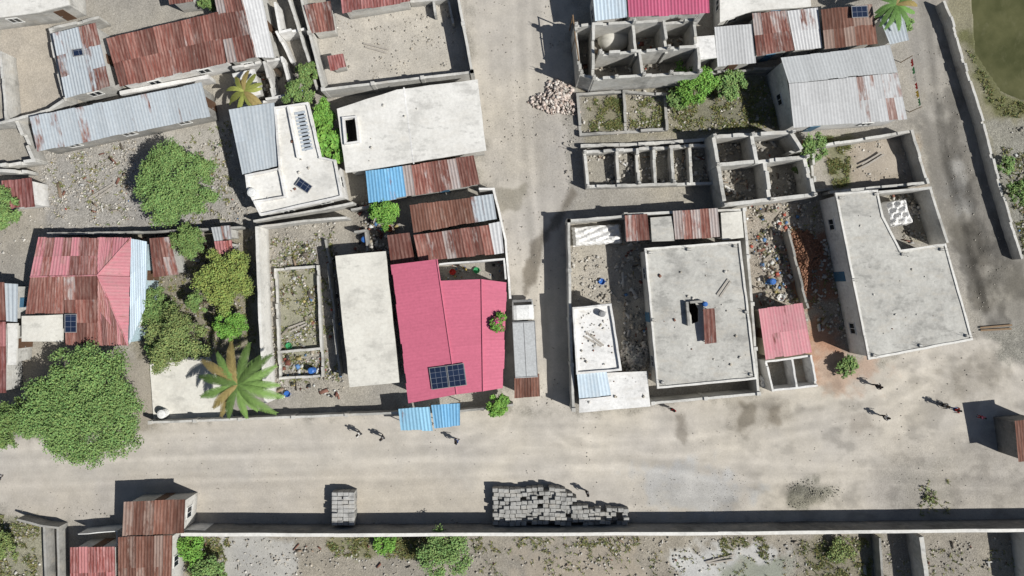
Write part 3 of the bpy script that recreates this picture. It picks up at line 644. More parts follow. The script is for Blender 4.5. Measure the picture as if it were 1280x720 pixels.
walls('boundary_wall','pale wall enclosing the open plot at the upper right of the large slab',['1100,240 1163,235 1184,302'],2.6,.22,'wall_pale')
walls('boundary_wall','dark grey wall left of the largest slab roof',['1020,238 1040,236','986,290 1010,384'],1.4,.2,'wall_grey',jag=.2)
walls('boundary_wall','long pale wall between the pond and the side road',['1181,2 1190,22 1208,84 1229,150 1248,222 1264,276 1279,322'],1.3,.22,'wall_pale',jag=.12)
house('hut','rust brown roofed hut cut by the right edge beside the wide road',[('1268,526,3.1 1310,522,3.1 1314,574,2.9 1273,578,2.9','metal_brown',.6,1)],cat='hut',wmat='wall_shaded',opn=False)  # walls take the darkened colour, painted as shade
# ---------------------------------------------------------------- bottom
walls('boundary_wall','very long wall, its face coloured dark for shade, along the lower side of the wide road',['228,668 420,669 640,668 900,667 1340,662'],2.65,.2,'wall_shaded')  # dark face colour stands for the wall's own shade
m=MB(); p=[W(x,y,2.695) for x,y in P('228,668 420,669 640,668 900,667 1340,662')]
for i in range(4): rag(m,p[i],p[i+1],.3,2.665,step=3)
tag(m.build('wall_lit_top','slab_pale',None,(W(700,667,2.65))),'pale strip painted as the sunlit top of the very long wall','wall_top')  # pale strip stands for the lit top of the same wall
house('house','rust brown sheet roofed house in two pieces at the bottom left',[('155,627,3.0 232,624,3.0 230,667,2.8 153,670,2.8','metal_brown',.45,.95),('148,671,2.9 216,669,2.9 214,745,2.7 148,748,2.7','metal_brown',.35,.9)],cat='house')
house('house','dark red sheet roof at the bottom edge, left of the rust brown one',[('88,684,2.7 144,683,2.7 145,745,2.5 88,748,2.5','metal_redrust',.4,.9)])
walls('boundary_wall','pale wall in the bottom left corner plot',['22,650 50,657 72,660','55,659 58,745','72,660 74,745'],1.3,.2,'wall_grey')
walls('fence','white plank fence in front of the dark red roof at the bottom left',['98,668 146,664 146,680'],1.8,.08,'wall_white',cat='fence')
walls('boundary_wall','short wall joining the rust brown house to the long lower wall',['232,664 300,667'],1.9,.3,'wall_white')
walls('boundary_wall','broad pale wall going down from the long wall at the bottom right',['1152,674 1162,745'],2.2,.4,'wall_pale')
walls('boundary_wall','pale wall going down at the bottom right corner',['1292,670 1300,745'],2.7,.4,'slab_pale')
walls('boundary_wall','thin grey wall at the bottom right left of the broad one',['1100,674 1104,745'],1.4,.2,'wall_grey')

# ---------------------------------------------------------------- solar panels, tanks etc.
def panel(label,cx,cy,z,w,h,rz,tilt=.12,group=None):
    p=W(cx,cy,z); r=thing('solar_panel',label,'solar panel',p,group); r.rotation_euler=(0,tilt,rz)
    L=Vector(p)
    m=MB(); m.add([L+Vector((x*w/2,y*h/2,.09)) for x,y in ((-1,-1),(1,-1),(1,1),(-1,1))],[(0,1,2,3)],uv=[(0,0),(w,0),(w,h),(0,h)]); m.build('cells','solar_mat',r)
    m=MB()
    for x,y,sx,sy in ((0,-1,w+.06,.05),(0,1,w+.06,.05),(-1,0,.05,h-.05),(1,0,.05,h-.05)): m.box(L+Vector((x*w/2,y*h/2,.085)),sx,sy,.05)
    m.build('frame','steel',r)
    m=MB()
    for x in (-.4,.4):
        for y in (-.4,.4): m.box(L+Vector((x*w,y*h,-.02)),.05,.05,.18)
    m.build('bracket','steel',r)
panel('left one of the two dark solar panels on the bright pink roof',549,472,3.66,1.5,1.9,math.radians(8),-.05)
panel('right one of the two dark solar panels on the bright pink roof',571,469,3.78,1.5,1.9,math.radians(8),.0)
panel('small tilted solar panel on the pale concrete terrace roof',380,232,3.5,1.25,.75,math.radians(-35))
panel('blue solar panel on the brown striped roof near the top right palm',1074,15,3.55,1.5,1.0,math.radians(5))
panel('blue solar panel at the lower edge of the faded pink and rust roof',89,404,3.35,.95,1.6,0)
panel('tiny solar panel on the blue patched roof at top left',98,66,3.15,.8,.6,math.radians(12))
def drum(label,px,py,z,r,h,mt,cat='drum',name='drum'):
    p=W(px,py,z); t=thing(name,label,cat,p); m=MB(); m.tube(p,p+Vector((0,0,h)),r*.95,r*.95,16); m.tube(p+Vector((0,0,h*.33)),p+Vector((0,0,h*.36)),r,r,16); m.tube(p+Vector((0,0,h*.66)),p+Vector((0,0,h*.69)),r,r,16); m.build('body',mt,t)
    m=MB(); m.tube(p+Vector((0,0,h+.002)),p+Vector((0,0,h+.05)),r*.9,r*.6,16); m.build('lid',mt,t)
drum('white water tank on the pale patio by the road',207,516,.14,.42,.8,'plastic_white','water tank','water_tank')
drum('white water tank on the pale terrace roof corner',318,242,3.4,.4,.7,'plastic_white','water tank','water_tank')
drum('blue drum beside the rusty roof cluster',458,300,0,.3,.9,'plastic_blue')
drum('blue drum in the weedy yard near the foundation',392,462,0,.3,.9,'plastic_blue')
drum('blue drum in the yard left of the small pink sheet roof',962,352,0,.3,.9,'plastic_blue')
drum('blue drum on the big grey slab roof beside the stair opening',880,380,3.5,.22,.5,'plastic_blue')
drum('grey drum on the pale cluttered slab roof',752,392,3.1,.3,.6,'steel')
def bucket(label,px,py,z,r,mt):
    p=W(px,py,z); t=thing('basin',label,'basin',p); m=MB(); n=14; pts=[];fc=[]
    for rr,hh in ((r*.7,0),(r,.25),(r*.93,.25),(r*.66,.03)):
        for k in range(n): a=2*math.pi*k/n; pts.append((p.x+rr*math.cos(a),p.y+rr*math.sin(a),p.z+hh))
    for j in range(3):
        for k in range(n): fc.append((j*n+k,j*n+(k+1)%n,(j+1)*n+(k+1)%n,(j+1)*n+k))
    fc.append(tuple(range(3*n,4*n))); m.add(pts,fc); m.build('bowl',mt,t)
    m=MB(); m.tube(p+Vector((r,0,.26)),p+Vector((r+.09,0,.25)),.02,.02,5); m.tube(p+Vector((-r,0,.26)),p+Vector((-r-.09,0,.25)),.02,.02,5); m.build('grip',mt,t)
for a in (('red basin on the small terrace above the pink roof',566,340,0,.3,'plastic_red'),('green basin on the small terrace above the pink roof',596,338,0,.3,'plastic_green'),
 ('white basin in the yard left of the small pink sheet roof',975,372,0,.35,'plastic_white'),('orange basin left of the rusty roof cluster',487,286,0,.3,'orange'),
 ('blue basin in the weedy yard by the tall pale wall',360,492,0,.3,'plastic_blue'),('green basin beside the foundation in the weedy yard',362,432,.0,.3,'plastic_green'),
 ('blue basin in the compound yard left of the big grey slab',752,352,0,.3,'plastic_blue')): bucket(*a)
def plank(label,px,py,L,ang,z=.1,mt='wood_grey',name='plank',cat='plank',n=1):
    p=W(px,py,z); r=thing(name,label,cat,p)
    for k in range(max(2,n)):
        m=MB(); o=(k-.5)*.3; a=ang+random.uniform(-.08,.08); m.box(p+Vector((-math.sin(ang)*o,math.cos(ang)*o,.03*k)),L*random.uniform(.8,1),.16,.04,a); m.build('board',mt,r)
for a in (('grey boards lying by the foundation in the weedy yard',372,408,2.2,.4),('grey boards lying in the walled compound at the top',470,60,2.6,-.2),('grey boards on the red earth beside the largest slab',1012,330,3,1.2),
  ('boards lying on the big grey slab roof',905,360,2,.9,3.55),('boards on the pale cluttered slab roof by the street',742,425,2.2,-.6,3.15),('boards lying below the long lower wall',900,700,3,.2),
  ('boards lying on the rubble yard near the round tree',128,240,2.5,.6),('boards in the earth plot left of the side road',1090,200,2.6,.5,.35),('long boards standing for a thin cast shadow near the corner of the largest slab roof',1245,410,3.2,.05,.1,'wood')): plank(*a)  # last boards stand in for a thin pole shadow
awning('rust striped sheet shelter over the stair opening of the big grey slab','879,386,4.4 893,385,4.4 896,429,4.1 881,431,4.1','metal_rust',.2,.9)
for o in [x for x in COL.objects if x.get('label','').startswith('rust striped sheet shelter')]:
    for ch in list(o.children):
        if ch.name.startswith('post'):
            for v in ch.data.vertices:
                if v.co.z<1: v.co.z=3.5
def tarp(label,poly,z,mt,amp=.25):
    p=WP(poly,z); m=MB(); n=18; pts=[];fc=[]
    s1,s2=random.uniform(0,9),random.uniform(0,9)
    for j in range(n+1):
        for i in range(n+1):
            q=p[0].lerp(p[1],i/n).lerp(p[3].lerp(p[2],i/n),j/n); e=min(i,j,n-i,n-j)/n
            h=amp*(math.sin(i*.9+s1+j*.3)*math.cos(j*.8+s2)*.5+.5)*min(1,e*5)-(.0 if e>0 else z*.6)
            pts.append((q.x+random.uniform(-.05,.05),q.y+random.uniform(-.05,.05),q.z+h))
    for j in range(n):
        for i in range(n): a=j*(n+1)+i; fc.append((a,a+1,a+n+2,a+n+1))
    m.add(pts,fc); c_=(p[0]+p[2])/2; tag(m.build('tarpaulin',mt,None,(c_.x,c_.y,0)),label,'tarpaulin')
tarp('crumpled white tarpaulin in the upper left of the walled compound','715,284 776,279 779,303 717,308',.8,'tarp',.4)
tarp('white tarpaulin tent in the open plot by the largest slab roof','1106,252 1132,248 1142,280 1112,284',1.6,'tarp',.6)
tarp('white sheet on the ground by the small pink sheet roof','950,470 962,468 964,482 952,484',.3,'tarp',.2)
def clothesline(label,x0,y0,x1,y1,cols):
    a=W(x0,y0,0);b_=W(x1,y1,0); r=thing('clothes_line',label,'clothes line',(a+b_)/2)
    for p in (a,b_): m=MB(); m.tube(p-Vector((0,0,.1)),p+Vector((0,0,1.9)),.04,.035); m.build('post','wood',r)
    m=MB(); m.tube(a+Vector((0,0,1.85)),b_+Vector((0,0,1.85)),.01,.01,5); m.build('line','steel',r)
    d=(b_-a)
    for i,cn in enumerate(cols):
        p=a.lerp(b_,(i+.7)/(len(cols)+.4)); m=MB(); w=.6; pts=[];fc=[];u=d.normalized();nn=Vector((-u.y,u.x,0))
        for k in range(9):
            t=k/8-.5; off=nn*math.sin(k*1.7+i)*.06
            pts+=[p+u*(t*w)+Vector((0,0,1.86)),p+u*(t*w)+off+nn*.25+Vector((0,0,1.1+.1*math.sin(i*3)))]
            if k: fc.append((2*k-2,2*k-1,2*k+1,2*k))
        m.add(pts,fc); m.build('garment',cn,r)
clothesline('clothes line with red and green washing right of the large whitish roof',1126,78,1137,140,['cloth_red','cloth_green','cloth_white','cloth_red','cloth_yellow','cloth_green'])
clothesline('clothes line with mixed washing in the yard left of the small pink roof',938,300,948,360,['cloth_white','cloth_blue','cloth_pink','cloth_yellow'])
r=thing('scaffold','thin timber scaffold at the street side of the unfinished rooms','scaffold',W(716,60,0))
ps=[W(x,y,0) for x,y in ((712,38),(715,64),(719,90))]
for p in ps: m=MB(); m.tube(p,p+Vector((0,0,3.6)),.07,.06); m.build('post','wood',r)
for i in range(2):
    m=MB(); m.tube(ps[i]+Vector((0,0,3.5)),ps[i+1]+Vector((0,0,3.5)),.06,.06); m.build('beam','wood',r)

# ---------------------------------------------------------------- rubble, litter
def samp(poly,n):
    xs=[p[0] for p in poly];ys=[p[1] for p in poly]; out=np.zeros((0,2))
    while len(out)<n:
        q=np.stack([rng.uniform(min(xs),max(xs),n*2),rng.uniform(min(ys),max(ys),n*2)],-1)
        q=q[inside(poly,q[:,0],q[:,1])&(fbm(q[:,0]/13,q[:,1]/13,10)+rng.uniform(-.1,.1,len(q))>.47)]; out=np.concatenate([out,q])
    return out[:n]
CUBE=np.array([[x,y,z] for z in (-1,1) for x,y in ((-1,-1),(1,-1),(1,1),(-1,1))],float)
CF=np.array([(0,3,2,1),(4,5,6,7),(0,1,5,4),(1,2,6,5),(2,3,7,6),(3,0,4,7)])
def chunks(items,flat=1.0,jit=.28,lng=False):
    pos,size,col=items; n=len(pos)
    v=CUBE[None]*rng.uniform(.5,1,(n,1,3))+rng.uniform(-jit,jit,(n,8,3)); v[...,2]*=flat
    if lng: v[...,0]*=rng.uniform(1,4.5,(n,1))
    v*=size[:,None,None]
    def rot(ax,a):
        c_,s_=np.cos(a)[:,None],np.sin(a)[:,None]; i,j=[(1,2),(0,2),(0,1)][ax]
        x=v[...,i].copy();y=v[...,j].copy(); v[...,i]=x*c_-y*s_; v[...,j]=x*s_+y*c_
    rot(0,rng.uniform(-.35,.35,n)); rot(1,rng.uniform(-.2,.2,n)); rot(2,rng.uniform(0,6.28,n))
    v+=pos[:,None,:]
    F_=(CF[None]+8*np.arange(n)[:,None,None]).reshape(-1,4)
    cc=np.repeat(np.concatenate([col,np.ones((n,1))],1)[:,None],8,1)
    return v.reshape(-1,3),F_,cc.reshape(-1,4)
def scatter(name,label,cat,spec,pal,flat=.7,z=.0,pw=4,lng=False):
    PS=[];SZ=[]
    for poly,n,s0,s1 in spec:
        q=samp(P(poly),n); s=s0+(s1-s0)*rng.random(n)**pw
        PS.append(np.stack([(q[:,0]-640)*S,(360-q[:,1])*S,z+s*.25],-1)); SZ.append(s)
    pos=np.concatenate(PS); s=np.concatenate(SZ); pal=np.array(pal); col=pal[rng.integers(0,len(pal),len(pos))]*rng.uniform(.75,1.2,(len(pos),1))
    v,f,cc=chunks((pos,s,col),flat,lng=lng); o=npmesh(name,v,f,'stone_mat',cc); tag(o,label,cat,kind='stuff')
GREY=[(.46,.435,.39),(.40,.372,.325),(.56,.535,.49),(.31,.287,.245),(.42,.375,.31)]
scatter('rubble','loose stones and broken blocks strewn over the yards and plots','rubble',[
 ('45,192 170,172 170,290 60,290',3200,.02,.11),('250,180 290,150 315,285 200,290',1300,.02,.11),('338,285 420,275 430,490 340,500',2200,.02,.14),('385,15 570,-10 586,88 405,106',700,.02,.10),
 ('722,118 835,110 840,165 730,170',800,.025,.14),('732,192 890,182 894,230 736,232',900,.025,.18),('712,310 776,306 776,378 716,380',350,.025,.16),('776,300 812,300 822,480 780,440',800,.03,.2),
 ('935,255 1030,248 1070,430 950,380',1800,.025,.17),('1030,180 1150,168 1155,225 1045,232',300,.02,.12),('1110,242 1160,240 1178,300 1132,304',400,.025,.17),('1250,160 1300,160 1310,330 1280,318',900,.025,.17),
 ('240,674 1300,670 1300,760 240,760',4200,.02,.12),('-10,640 50,655 50,720 -10,720',350,.02,.15),('895,175 1010,170 1015,245 905,250',700,.025,.18),('728,35 868,30 870,88 728,90',900,.03,.2),
 ('165,290 320,286 320,445 190,450',700,.02,.14),('836,100 975,90 978,160 840,165',500,.025,.15),('-10,190 45,200 55,290 -10,340',300,.025,.12),('300,85 365,75 395,125 300,130',400,.03,.2),('440,255 490,250 505,330 445,320',450,.025,.18)],GREY)
scatter('rubble','small pebbles scattered along the dirt roads','pebbles',[('0,550 500,520 1020,460 1280,400 1280,650 240,655 0,635',1000,.015,.05),('595,0 712,0 712,510 645,510 600,180',600,.02,.07),('1145,60 1190,60 1270,330 1225,410',300,.02,.06),
   ('785,590 930,585 940,640 790,648',200,.015,.04),('0,640 230,655 600,660 600,650 240,645 0,628',200,.02,.08),('735,100 700,150 712,250 722,180',60,.04,.12)],[(.36,.33,.285),(.42,.39,.34),(.29,.265,.23)])
scatter('litter','coloured litter and scraps strewn about the yards','litter',[
 ('60,200 280,160 300,285 70,290',130,.04,.14),('338,300 420,290 430,495 342,500',200,.04,.22),('930,255 1000,250 1010,380 945,380',220,.04,.22),('440,255 490,250 505,330 445,320',120,.04,.22),('1252,180 1300,180 1310,320 1275,310',130,.04,.18),
 ('300,85 365,75 395,125 300,130',60,.04,.22),('552,328 628,326 630,348 552,348',40,.05,.18),('728,45 870,40 870,90 728,90',90,.04,.22),('180,290 310,290 316,330 190,345',60,.05,.2),('340,445 402,440 404,470 350,472',50,.07,.26),('895,175 1010,170 1015,245 905,250',60,.04,.18),('776,300 812,300 822,480 780,440',70,.04,.2)],
 [(.6,.6,.57),(.6,.6,.57),(.10,.2,.38),(.38,.10,.07),(.4,.33,.15),(.05,.05,.05),(.05,.05,.05),(.2,.08,.06),(.3,.26,.2)],.35,.03,3)
scatter('scrap','long scraps of wood and sheet lying in the yards and unfinished rooms','scrap',[
 ('338,300 420,290 430,495 342,500',60,.06,.2),('930,255 1000,250 1040,420 945,380',80,.06,.22),('728,35 868,30 870,88 728,90',60,.06,.22),('895,175 1010,170 1015,245 905,250',35,.06,.2),('735,195 890,188 890,230 737,232',35,.06,.18),
 ('300,85 365,75 395,125 300,130',35,.06,.22),('60,200 160,180 160,285 70,290',30,.06,.18),('440,255 490,250 505,330 445,320',35,.06,.2),('776,300 812,300 822,480 780,440',40,.06,.2),('170,290 316,290 316,330 190,345',30,.06,.2),('240,674 1300,670 1300,720 240,720',60,.05,.16),('1110,242 1160,240 1178,300 1132,304',25,.06,.2)],
 [(.33,.29,.24),(.25,.19,.14),(.45,.44,.42),(.2,.1,.075),(.14,.12,.1)],.18,.06,2,True)
def roofbits():
    PS=[];SZ=[]
    for poly,n,z in (('725,392 760,386 770,458 726,462',60,3.12),('815,318 918,312 935,465 828,475',26,3.52),('1055,250 1090,250 1110,320 1170,320 1200,415 1095,435',20,3.72),('730,470 800,470 806,502 732,508',14,2.82),('350,150 365,148 400,240 330,258',12,3.42),('440,135 590,110 600,180 445,205',8,3.32)):
        q=samp(P(poly),n); s=.03+.11*rng.random(n)**2; k=S*(H-z)/H
        PS.append(np.stack([(q[:,0]-640)*k,(360-q[:,1])*k,z+s*.3],-1)); SZ.append(s)
    pos=np.concatenate(PS);s=np.concatenate(SZ);pal=np.array(GREY+[(.5,.48,.44),(.2,.1,.07)]); col=pal[rng.integers(0,len(pal),len(pos))]
    v,f,cc=chunks((pos,s,col),.6); tag(npmesh('rubble',v,f,'stone_mat',cc),'bits of broken block lying on the flat slab roofs','rubble',kind='stuff')
roofbits()
def pile(label,px,py,rx,ry,h,n,pal,s0,s1,cat='rubble pile',name='rubble_pile'):
    a=rng.uniform(0,6.28,n); r=rng.random(n)**.62; e=1+.25*np.sin(a*3+px)+.14*np.sin(a*5+py)
    x=r*np.cos(a)*rx*e; y=r*np.sin(a)*ry*e; zz=h*(1-r)**.9; c0=W(px,py,0)
    s=s0+(s1-s0)*rng.random(n)**2
    pos=np.stack([c0.x+x,c0.y+y,zz+s*.2],-1); pal=np.array(pal); col=pal[rng.integers(0,len(pal),n)]*rng.uniform(.75,1.2,(n,1))
    v,f,cc=chunks((pos,s,col),.8); o=npmesh(name,v,f,'stone_mat',cc,origin=c0); tag(o,label,cat,kind='stuff')
ROSE=[(.54,.46,.41),(.48,.41,.36),(.6,.55,.5),(.44,.35,.3)]
pile('pale stone heap at the street side near the unfinished rooms',695,124,2.0,1.6,.6,600,ROSE,.05,.17)
pile('pale stones heaped between the corner house and the big grey slab',792,450,1.3,1.8,.9,500,[(.6,.57,.5),(.5,.47,.42),(.55,.5,.45)],.07,.2)
pile('low dark gravel mound on the right part of the wide road',1013,616,2.4,1.2,.34,420,[(.26,.245,.2),(.22,.21,.17),(.31,.29,.245)],.02,.07,'gravel heap','gravel_pile')
pile('long red earth heap left of the largest slab roof',1006,322,1.3,3.0,.8,2200,[(.26,.13,.08),(.32,.17,.11),(.22,.115,.07)],.04,.12,'earth heap','earth_pile')
pile('stone heap in the plot at the upper right of the largest slab',1148,258,1.2,1.0,.5,220,GREY,.06,.18)

# ---------------------------------------------------------------- block stacks
def block_mesh():
    m=MB(); L,Wd,Hh=.49,.35,.24; b=.02; pts=[]
    for zz,i in ((-Hh/2,0),(Hh/2-b,0),(Hh/2,b)):
        for x,y in ((-1,-1),(1,-1),(1,1),(-1,1)): pts.append((x*(L/2-i),y*(Wd/2-i),zz))
    f=[(0,3,2,1),(8,9,10,11)]
    for o in (0,4):
        for k in range(4): f.append((o+k,o+(k+1)%4,o+4+(k+1)%4,o+4+k))
    m.add(pts,f)
    return m
src=block_mesh().build('concrete_block','block_mat',None,(0,0,0))
src2=block_mesh().build('concrete_block','block_pale',None,(0,0,0))
def blk(s,first,x,y,z,rz,label,group):
    o=s if first else s.copy()
    if not first: COL.objects.link(o)
    o.location=(x,y,z); o.rotation_euler=(random.uniform(-.02,.02),random.uniform(-.02,.02),rz); tag(o,label,'concrete block',group); return o
ft=True; core=MB()
for ix in range(24):
    for iy in range(9):
        px=619+ix*7.05+(iy%2)*1.6; py=613+iy*5.15
        f_=ix/24
        if f_>.52 and iy<min(5,(f_-.52)*22): continue
        if random.random()<.07: continue
        zt=1.0+random.choice([0,0,0,0,.06,.12,-.24,-.24])+.05*math.sin(ix*.8)-(.25 if f_>.7 and random.random()<.5 else 0); p=W(px,py+math.sin(ix*.55)*1.2,zt)
        blk(src,ft,p.x+random.uniform(-.03,.03),p.y+random.uniform(-.025,.025),zt-.12,random.uniform(-.07,.07),'grey concrete block on top of the long stack by the lower wall','grey blocks of the long stack'); ft=False
        zc=zt-.12-.242
        while zc>-.1:
            core.box((p.x+random.uniform(-.02,.02),p.y+random.uniform(-.02,.02),zc),.49,.355,.238,random.uniform(-.03,.03)); zc-=.242
ft=True
for ix in range(4):
    for iy in range(8):
        px=418+ix*7.1; py=618+iy*5.2; zt=1.25+random.choice([0,0,0,.12,-.12]); 
        p=W(px,py,zt)
        blk(src2,ft,p.x,p.y+random.uniform(-.015,.015),zt-.12,random.uniform(-.05,.05),'pale concrete block on top of the small square stack','pale blocks of the small stack'); ft=False
        zc=zt-.12-.242
        while zc>-.1:
            core.box((p.x+random.uniform(-.02,.02),p.y,zc),.49,.355,.238,random.uniform(-.02,.02)); zc-=.242
tag(core.build('concrete_blocks','block_mat',None,W(690,640,0)),'lower courses of grey blocks carrying the top rows of both stacks','concrete blocks',kind='stuff')

# ---------------------------------------------------------------- vegetation
def leaves(centres,rads,n,size,base,flat=.75,asp=.55,dk=.5):
    k=len(centres); w=rads**2; w=w/w.sum(); ci=rng.choice(k,n,p=w)
    d=rng.normal(size=(n,3)); d/=np.linalg.norm(d,axis=1)[:,None]; rr=rng.random(n)**.5*rng.uniform(.75,1.3,n)
    pos=centres[ci]+d*(rads[ci]*rr)[:,None]*np.array([1,1,flat])
    nor=rng.normal(size=(n,3))*.42+np.array([.2,-.08,1.0])+d*.3; nor/=np.linalg.norm(nor,axis=1)[:,None]
    t=np.cross(nor,rng.normal(size=(n,3))); t/=np.linalg.norm(t,axis=1)[:,None]; b_=np.cross(nor,t)
    s=size*rng.uniform(.6,1.4,n)[:,None]
    v=np.stack([pos-t*s,pos-b_*s*asp,pos+t*s,pos+b_*s*asp],1)
    clump=rng.uniform(.85,1.18,k)[ci]; hz=np.clip((d[:,2]*rr+1.0)/1.5,dk,1)  # leaves low in a clump coloured darker, painted inner shade
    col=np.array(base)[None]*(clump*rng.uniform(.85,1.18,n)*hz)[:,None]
    col[:,0]*=1+.35*(rng.random(n)-.4)
    cc=np.repeat(np.concatenate([col,np.ones((n,1))],1)[:,None],4,1)
    return v.reshape(-1,3),np.arange(4*n).reshape(-1,4),cc.reshape(-1,4)
def tree(label,px,py,r,zt,base,dens=1.0,leaf=.09,name='tree',cat='tree',group=None,feather=False):
    R_=r*S; zc=zt*.62; g=W(px,py,zc); g0=Vector((g.x,g.y,0)); t=thing(name,label,cat,g0,group)
    k=max(10,int((30 if feather else 17)*R_+9))
    if feather: k=int(k*1.6)
    a=rng.uniform(0,6.28,k); q=np.sqrt(rng.random(k))*rng.uniform(.8,1.0,k)
    edge=1+.08*np.sin(a*3+px)+.07*np.sin(a*5+py)+.05*np.sin(a*9+px*2)
    hz=(zt-zc)*np.sqrt(np.clip(1-q**2,0,1))*rng.uniform(.65,1,k)
    rr=rng.uniform(.07,.17,k) if feather else rng.uniform(.13,.25,k)
    cen=np.stack([g.x+q*np.cos(a)*R_*edge,g.y+q*np.sin(a)*R_*edge,zc+hz-.2],-1); rad=R_*rr*(1.2-.4*q)+.1
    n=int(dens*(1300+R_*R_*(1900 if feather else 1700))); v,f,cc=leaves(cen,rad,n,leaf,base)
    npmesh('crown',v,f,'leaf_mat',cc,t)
    m=MB(); h0=zc*.55; tr=.05+.035*R_
    m.tube((g.x,g.y,-.1),(g.x+.1,g.y,h0),tr*1.3,tr,8)
    for i in range(min(k,16)): 
        c_=Vector(cen[i]); mid=Vector((g.x+.1,g.y,h0)).lerp(c_,.5)+Vector((0,0,.15)); m.tube((g.x+.1,g.y,h0-.05),mid,tr*.55,tr*.35,5); m.tube(mid,c_,tr*.35,.015,5)
    m.build('trunk','bark',t)
G1=(.175,.285,.09);G2=(.225,.29,.075);G3=(.155,.245,.075);G4=(.15,.31,.055);G5=(.19,.25,.085)
tree('round feathery green tree standing in the rubble yard at the left',222,231,49,4.4,G1,1.1,.08,feather=True)
tree('largest feathery green tree at the lower left by the road',111,507,73,5.2,G1,1.0,.085,feather=True)
tree('dark green tree cut by the left edge near the rust shed',-4,262,30,4,G1,1,.085,feather=True)
tree('dark olive tree cut by the left edge beside the wide road',12,530,30,4.2,G3,1,.085,feather=True)
for i,(a,b_,c_,d,e) in enumerate((('olive tree at the top of the garden cluster below the rubble yard',236,303,22,G3),('light olive tree left of the tall pale wall',281,349,36,G2),('dark tree left in the garden cluster next to the faded pink house',193,385,24,G3),
  ('bright green tree at the right end of the garden cluster above the palm',289,408,20,G4),('wide olive tree at the lower side of the garden cluster',222,427,38,G5),('small dark shrub tree between rusty shed and garden cluster',248,378,13,G3))): tree(a,b_,c_,d,3.6 if d>24 else 2.8,e,1,.08)
tree('bright green tree left of the rusty roof cluster above the pink roof',482,266,19,3.2,G4)
tree('green tree in the narrow gap left of the walled compound, uppermost',384,92,14,3,G3)
tree('dark green tree between the flat terrace house and the walled compound',374,120,18,3.4,G3)
tree('light green tree left of the large pale slab roof, middle one',400,146,18,3.2,G4)
tree('broad leaved bright green tree by the terrace house corner',411,182,23,3.3,G4,.4,.2)
tree('bright green bush below the small white slab roof',868,103,27,2.4,G4,.7,name='bush',cat='bush')
tree('darker green bush right of the bright one near the grey metal roof',916,108,20,2.2,G1,.7,name='bush',cat='bush')
tree('small green bush at the edge of the garden plots',846,124,14,1.6,G1,.5,name='bush',cat='bush')
tree('green shrub right of the roofless block house with two rows of rooms',1016,186,18,2.2,G1,.6,name='bush',cat='bush')
tree('low green shrub at the foot of the roofless block house',1004,210,10,1.4,G3,.5,name='bush',cat='bush')
tree('dark green plant on the red soil by the side road corner',1058,456,14,1.2,G3,.3,.12,name='bush',cat='bush')
tree('green shrub standing at the bottom edge below the long wall',556,690,32,2.6,G1,.6,name='bush',cat='bush')
tree('green bush beside the rust brown house at the bottom left',240,682,20,2.0,G4,.6,name='bush',cat='bush')
tree('green bush at the bottom edge near the rust brown house',262,716,22,2.0,G1,.6,name='bush',cat='bush')
tree('small bright bush at the foot of the long lower wall',480,678,15,1.0,G4,.6,name='bush',cat='bush')
tree('green bush at the lower right corner of the pink roof',622,506,14,2.2,G4,name='bush',cat='bush')
tree('low weedy bush below the long wall at the right',1052,686,20,1.0,G5,.22,name='bush',cat='bush')
tree('sparse weed clump on the right part of the wide road',1165,622,12,.5,G5,.06,.09,name='bush',cat='bush')
tree('green bush in the bottom left corner',4,682,18,2.0,G5,.6,name='bush',cat='bush')
tree('dark bush beyond the long pale wall at the right edge',1274,240,16,2.2,G3,.8,name='bush',cat='bush')
tree('green bush beyond the long pale wall below the pond',1256,206,12,1.2,G1,.3,name='bush',cat='bush')
tree('green bush at the top edge between left roofs and the striped roof',262,2,12,2.4,G3,name='bush',cat='bush')
tree('green bush at the left of the road wall near the patio',200,440,16,2.4,G3,name='bush',cat='bush')
tree('small shrub below the palm at the top right edge',1130,30,10,1.8,G1,name='bush',cat='bush')
def boug():
    g=W(622,402,2.6); t=thing('flowering_bush','green bush with magenta flowers at the right edge of the pink roof','flowering bush',(g.x,g.y,0))
    k=12; cen=np.stack([g.x+rng.normal(0,.34,k),g.y+rng.normal(0,.42,k),rng.uniform(3.5,4.0,k)],-1); rad=rng.uniform(.25,.42,k)
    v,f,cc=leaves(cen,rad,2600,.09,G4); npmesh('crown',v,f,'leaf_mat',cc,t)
    v,f,cc=leaves(cen[:6]+np.array([0,0,.15]),rad[:6],170,.08,(.55,.06,.24)); npmesh('flowers',v,f,'leaf_mat',cc,t)
    m=MB(); m.tube((g.x+.6,g.y,-.1),(g.x+.3,g.y,3.6),.07,.04); m.build('trunk','bark',t)
boug()
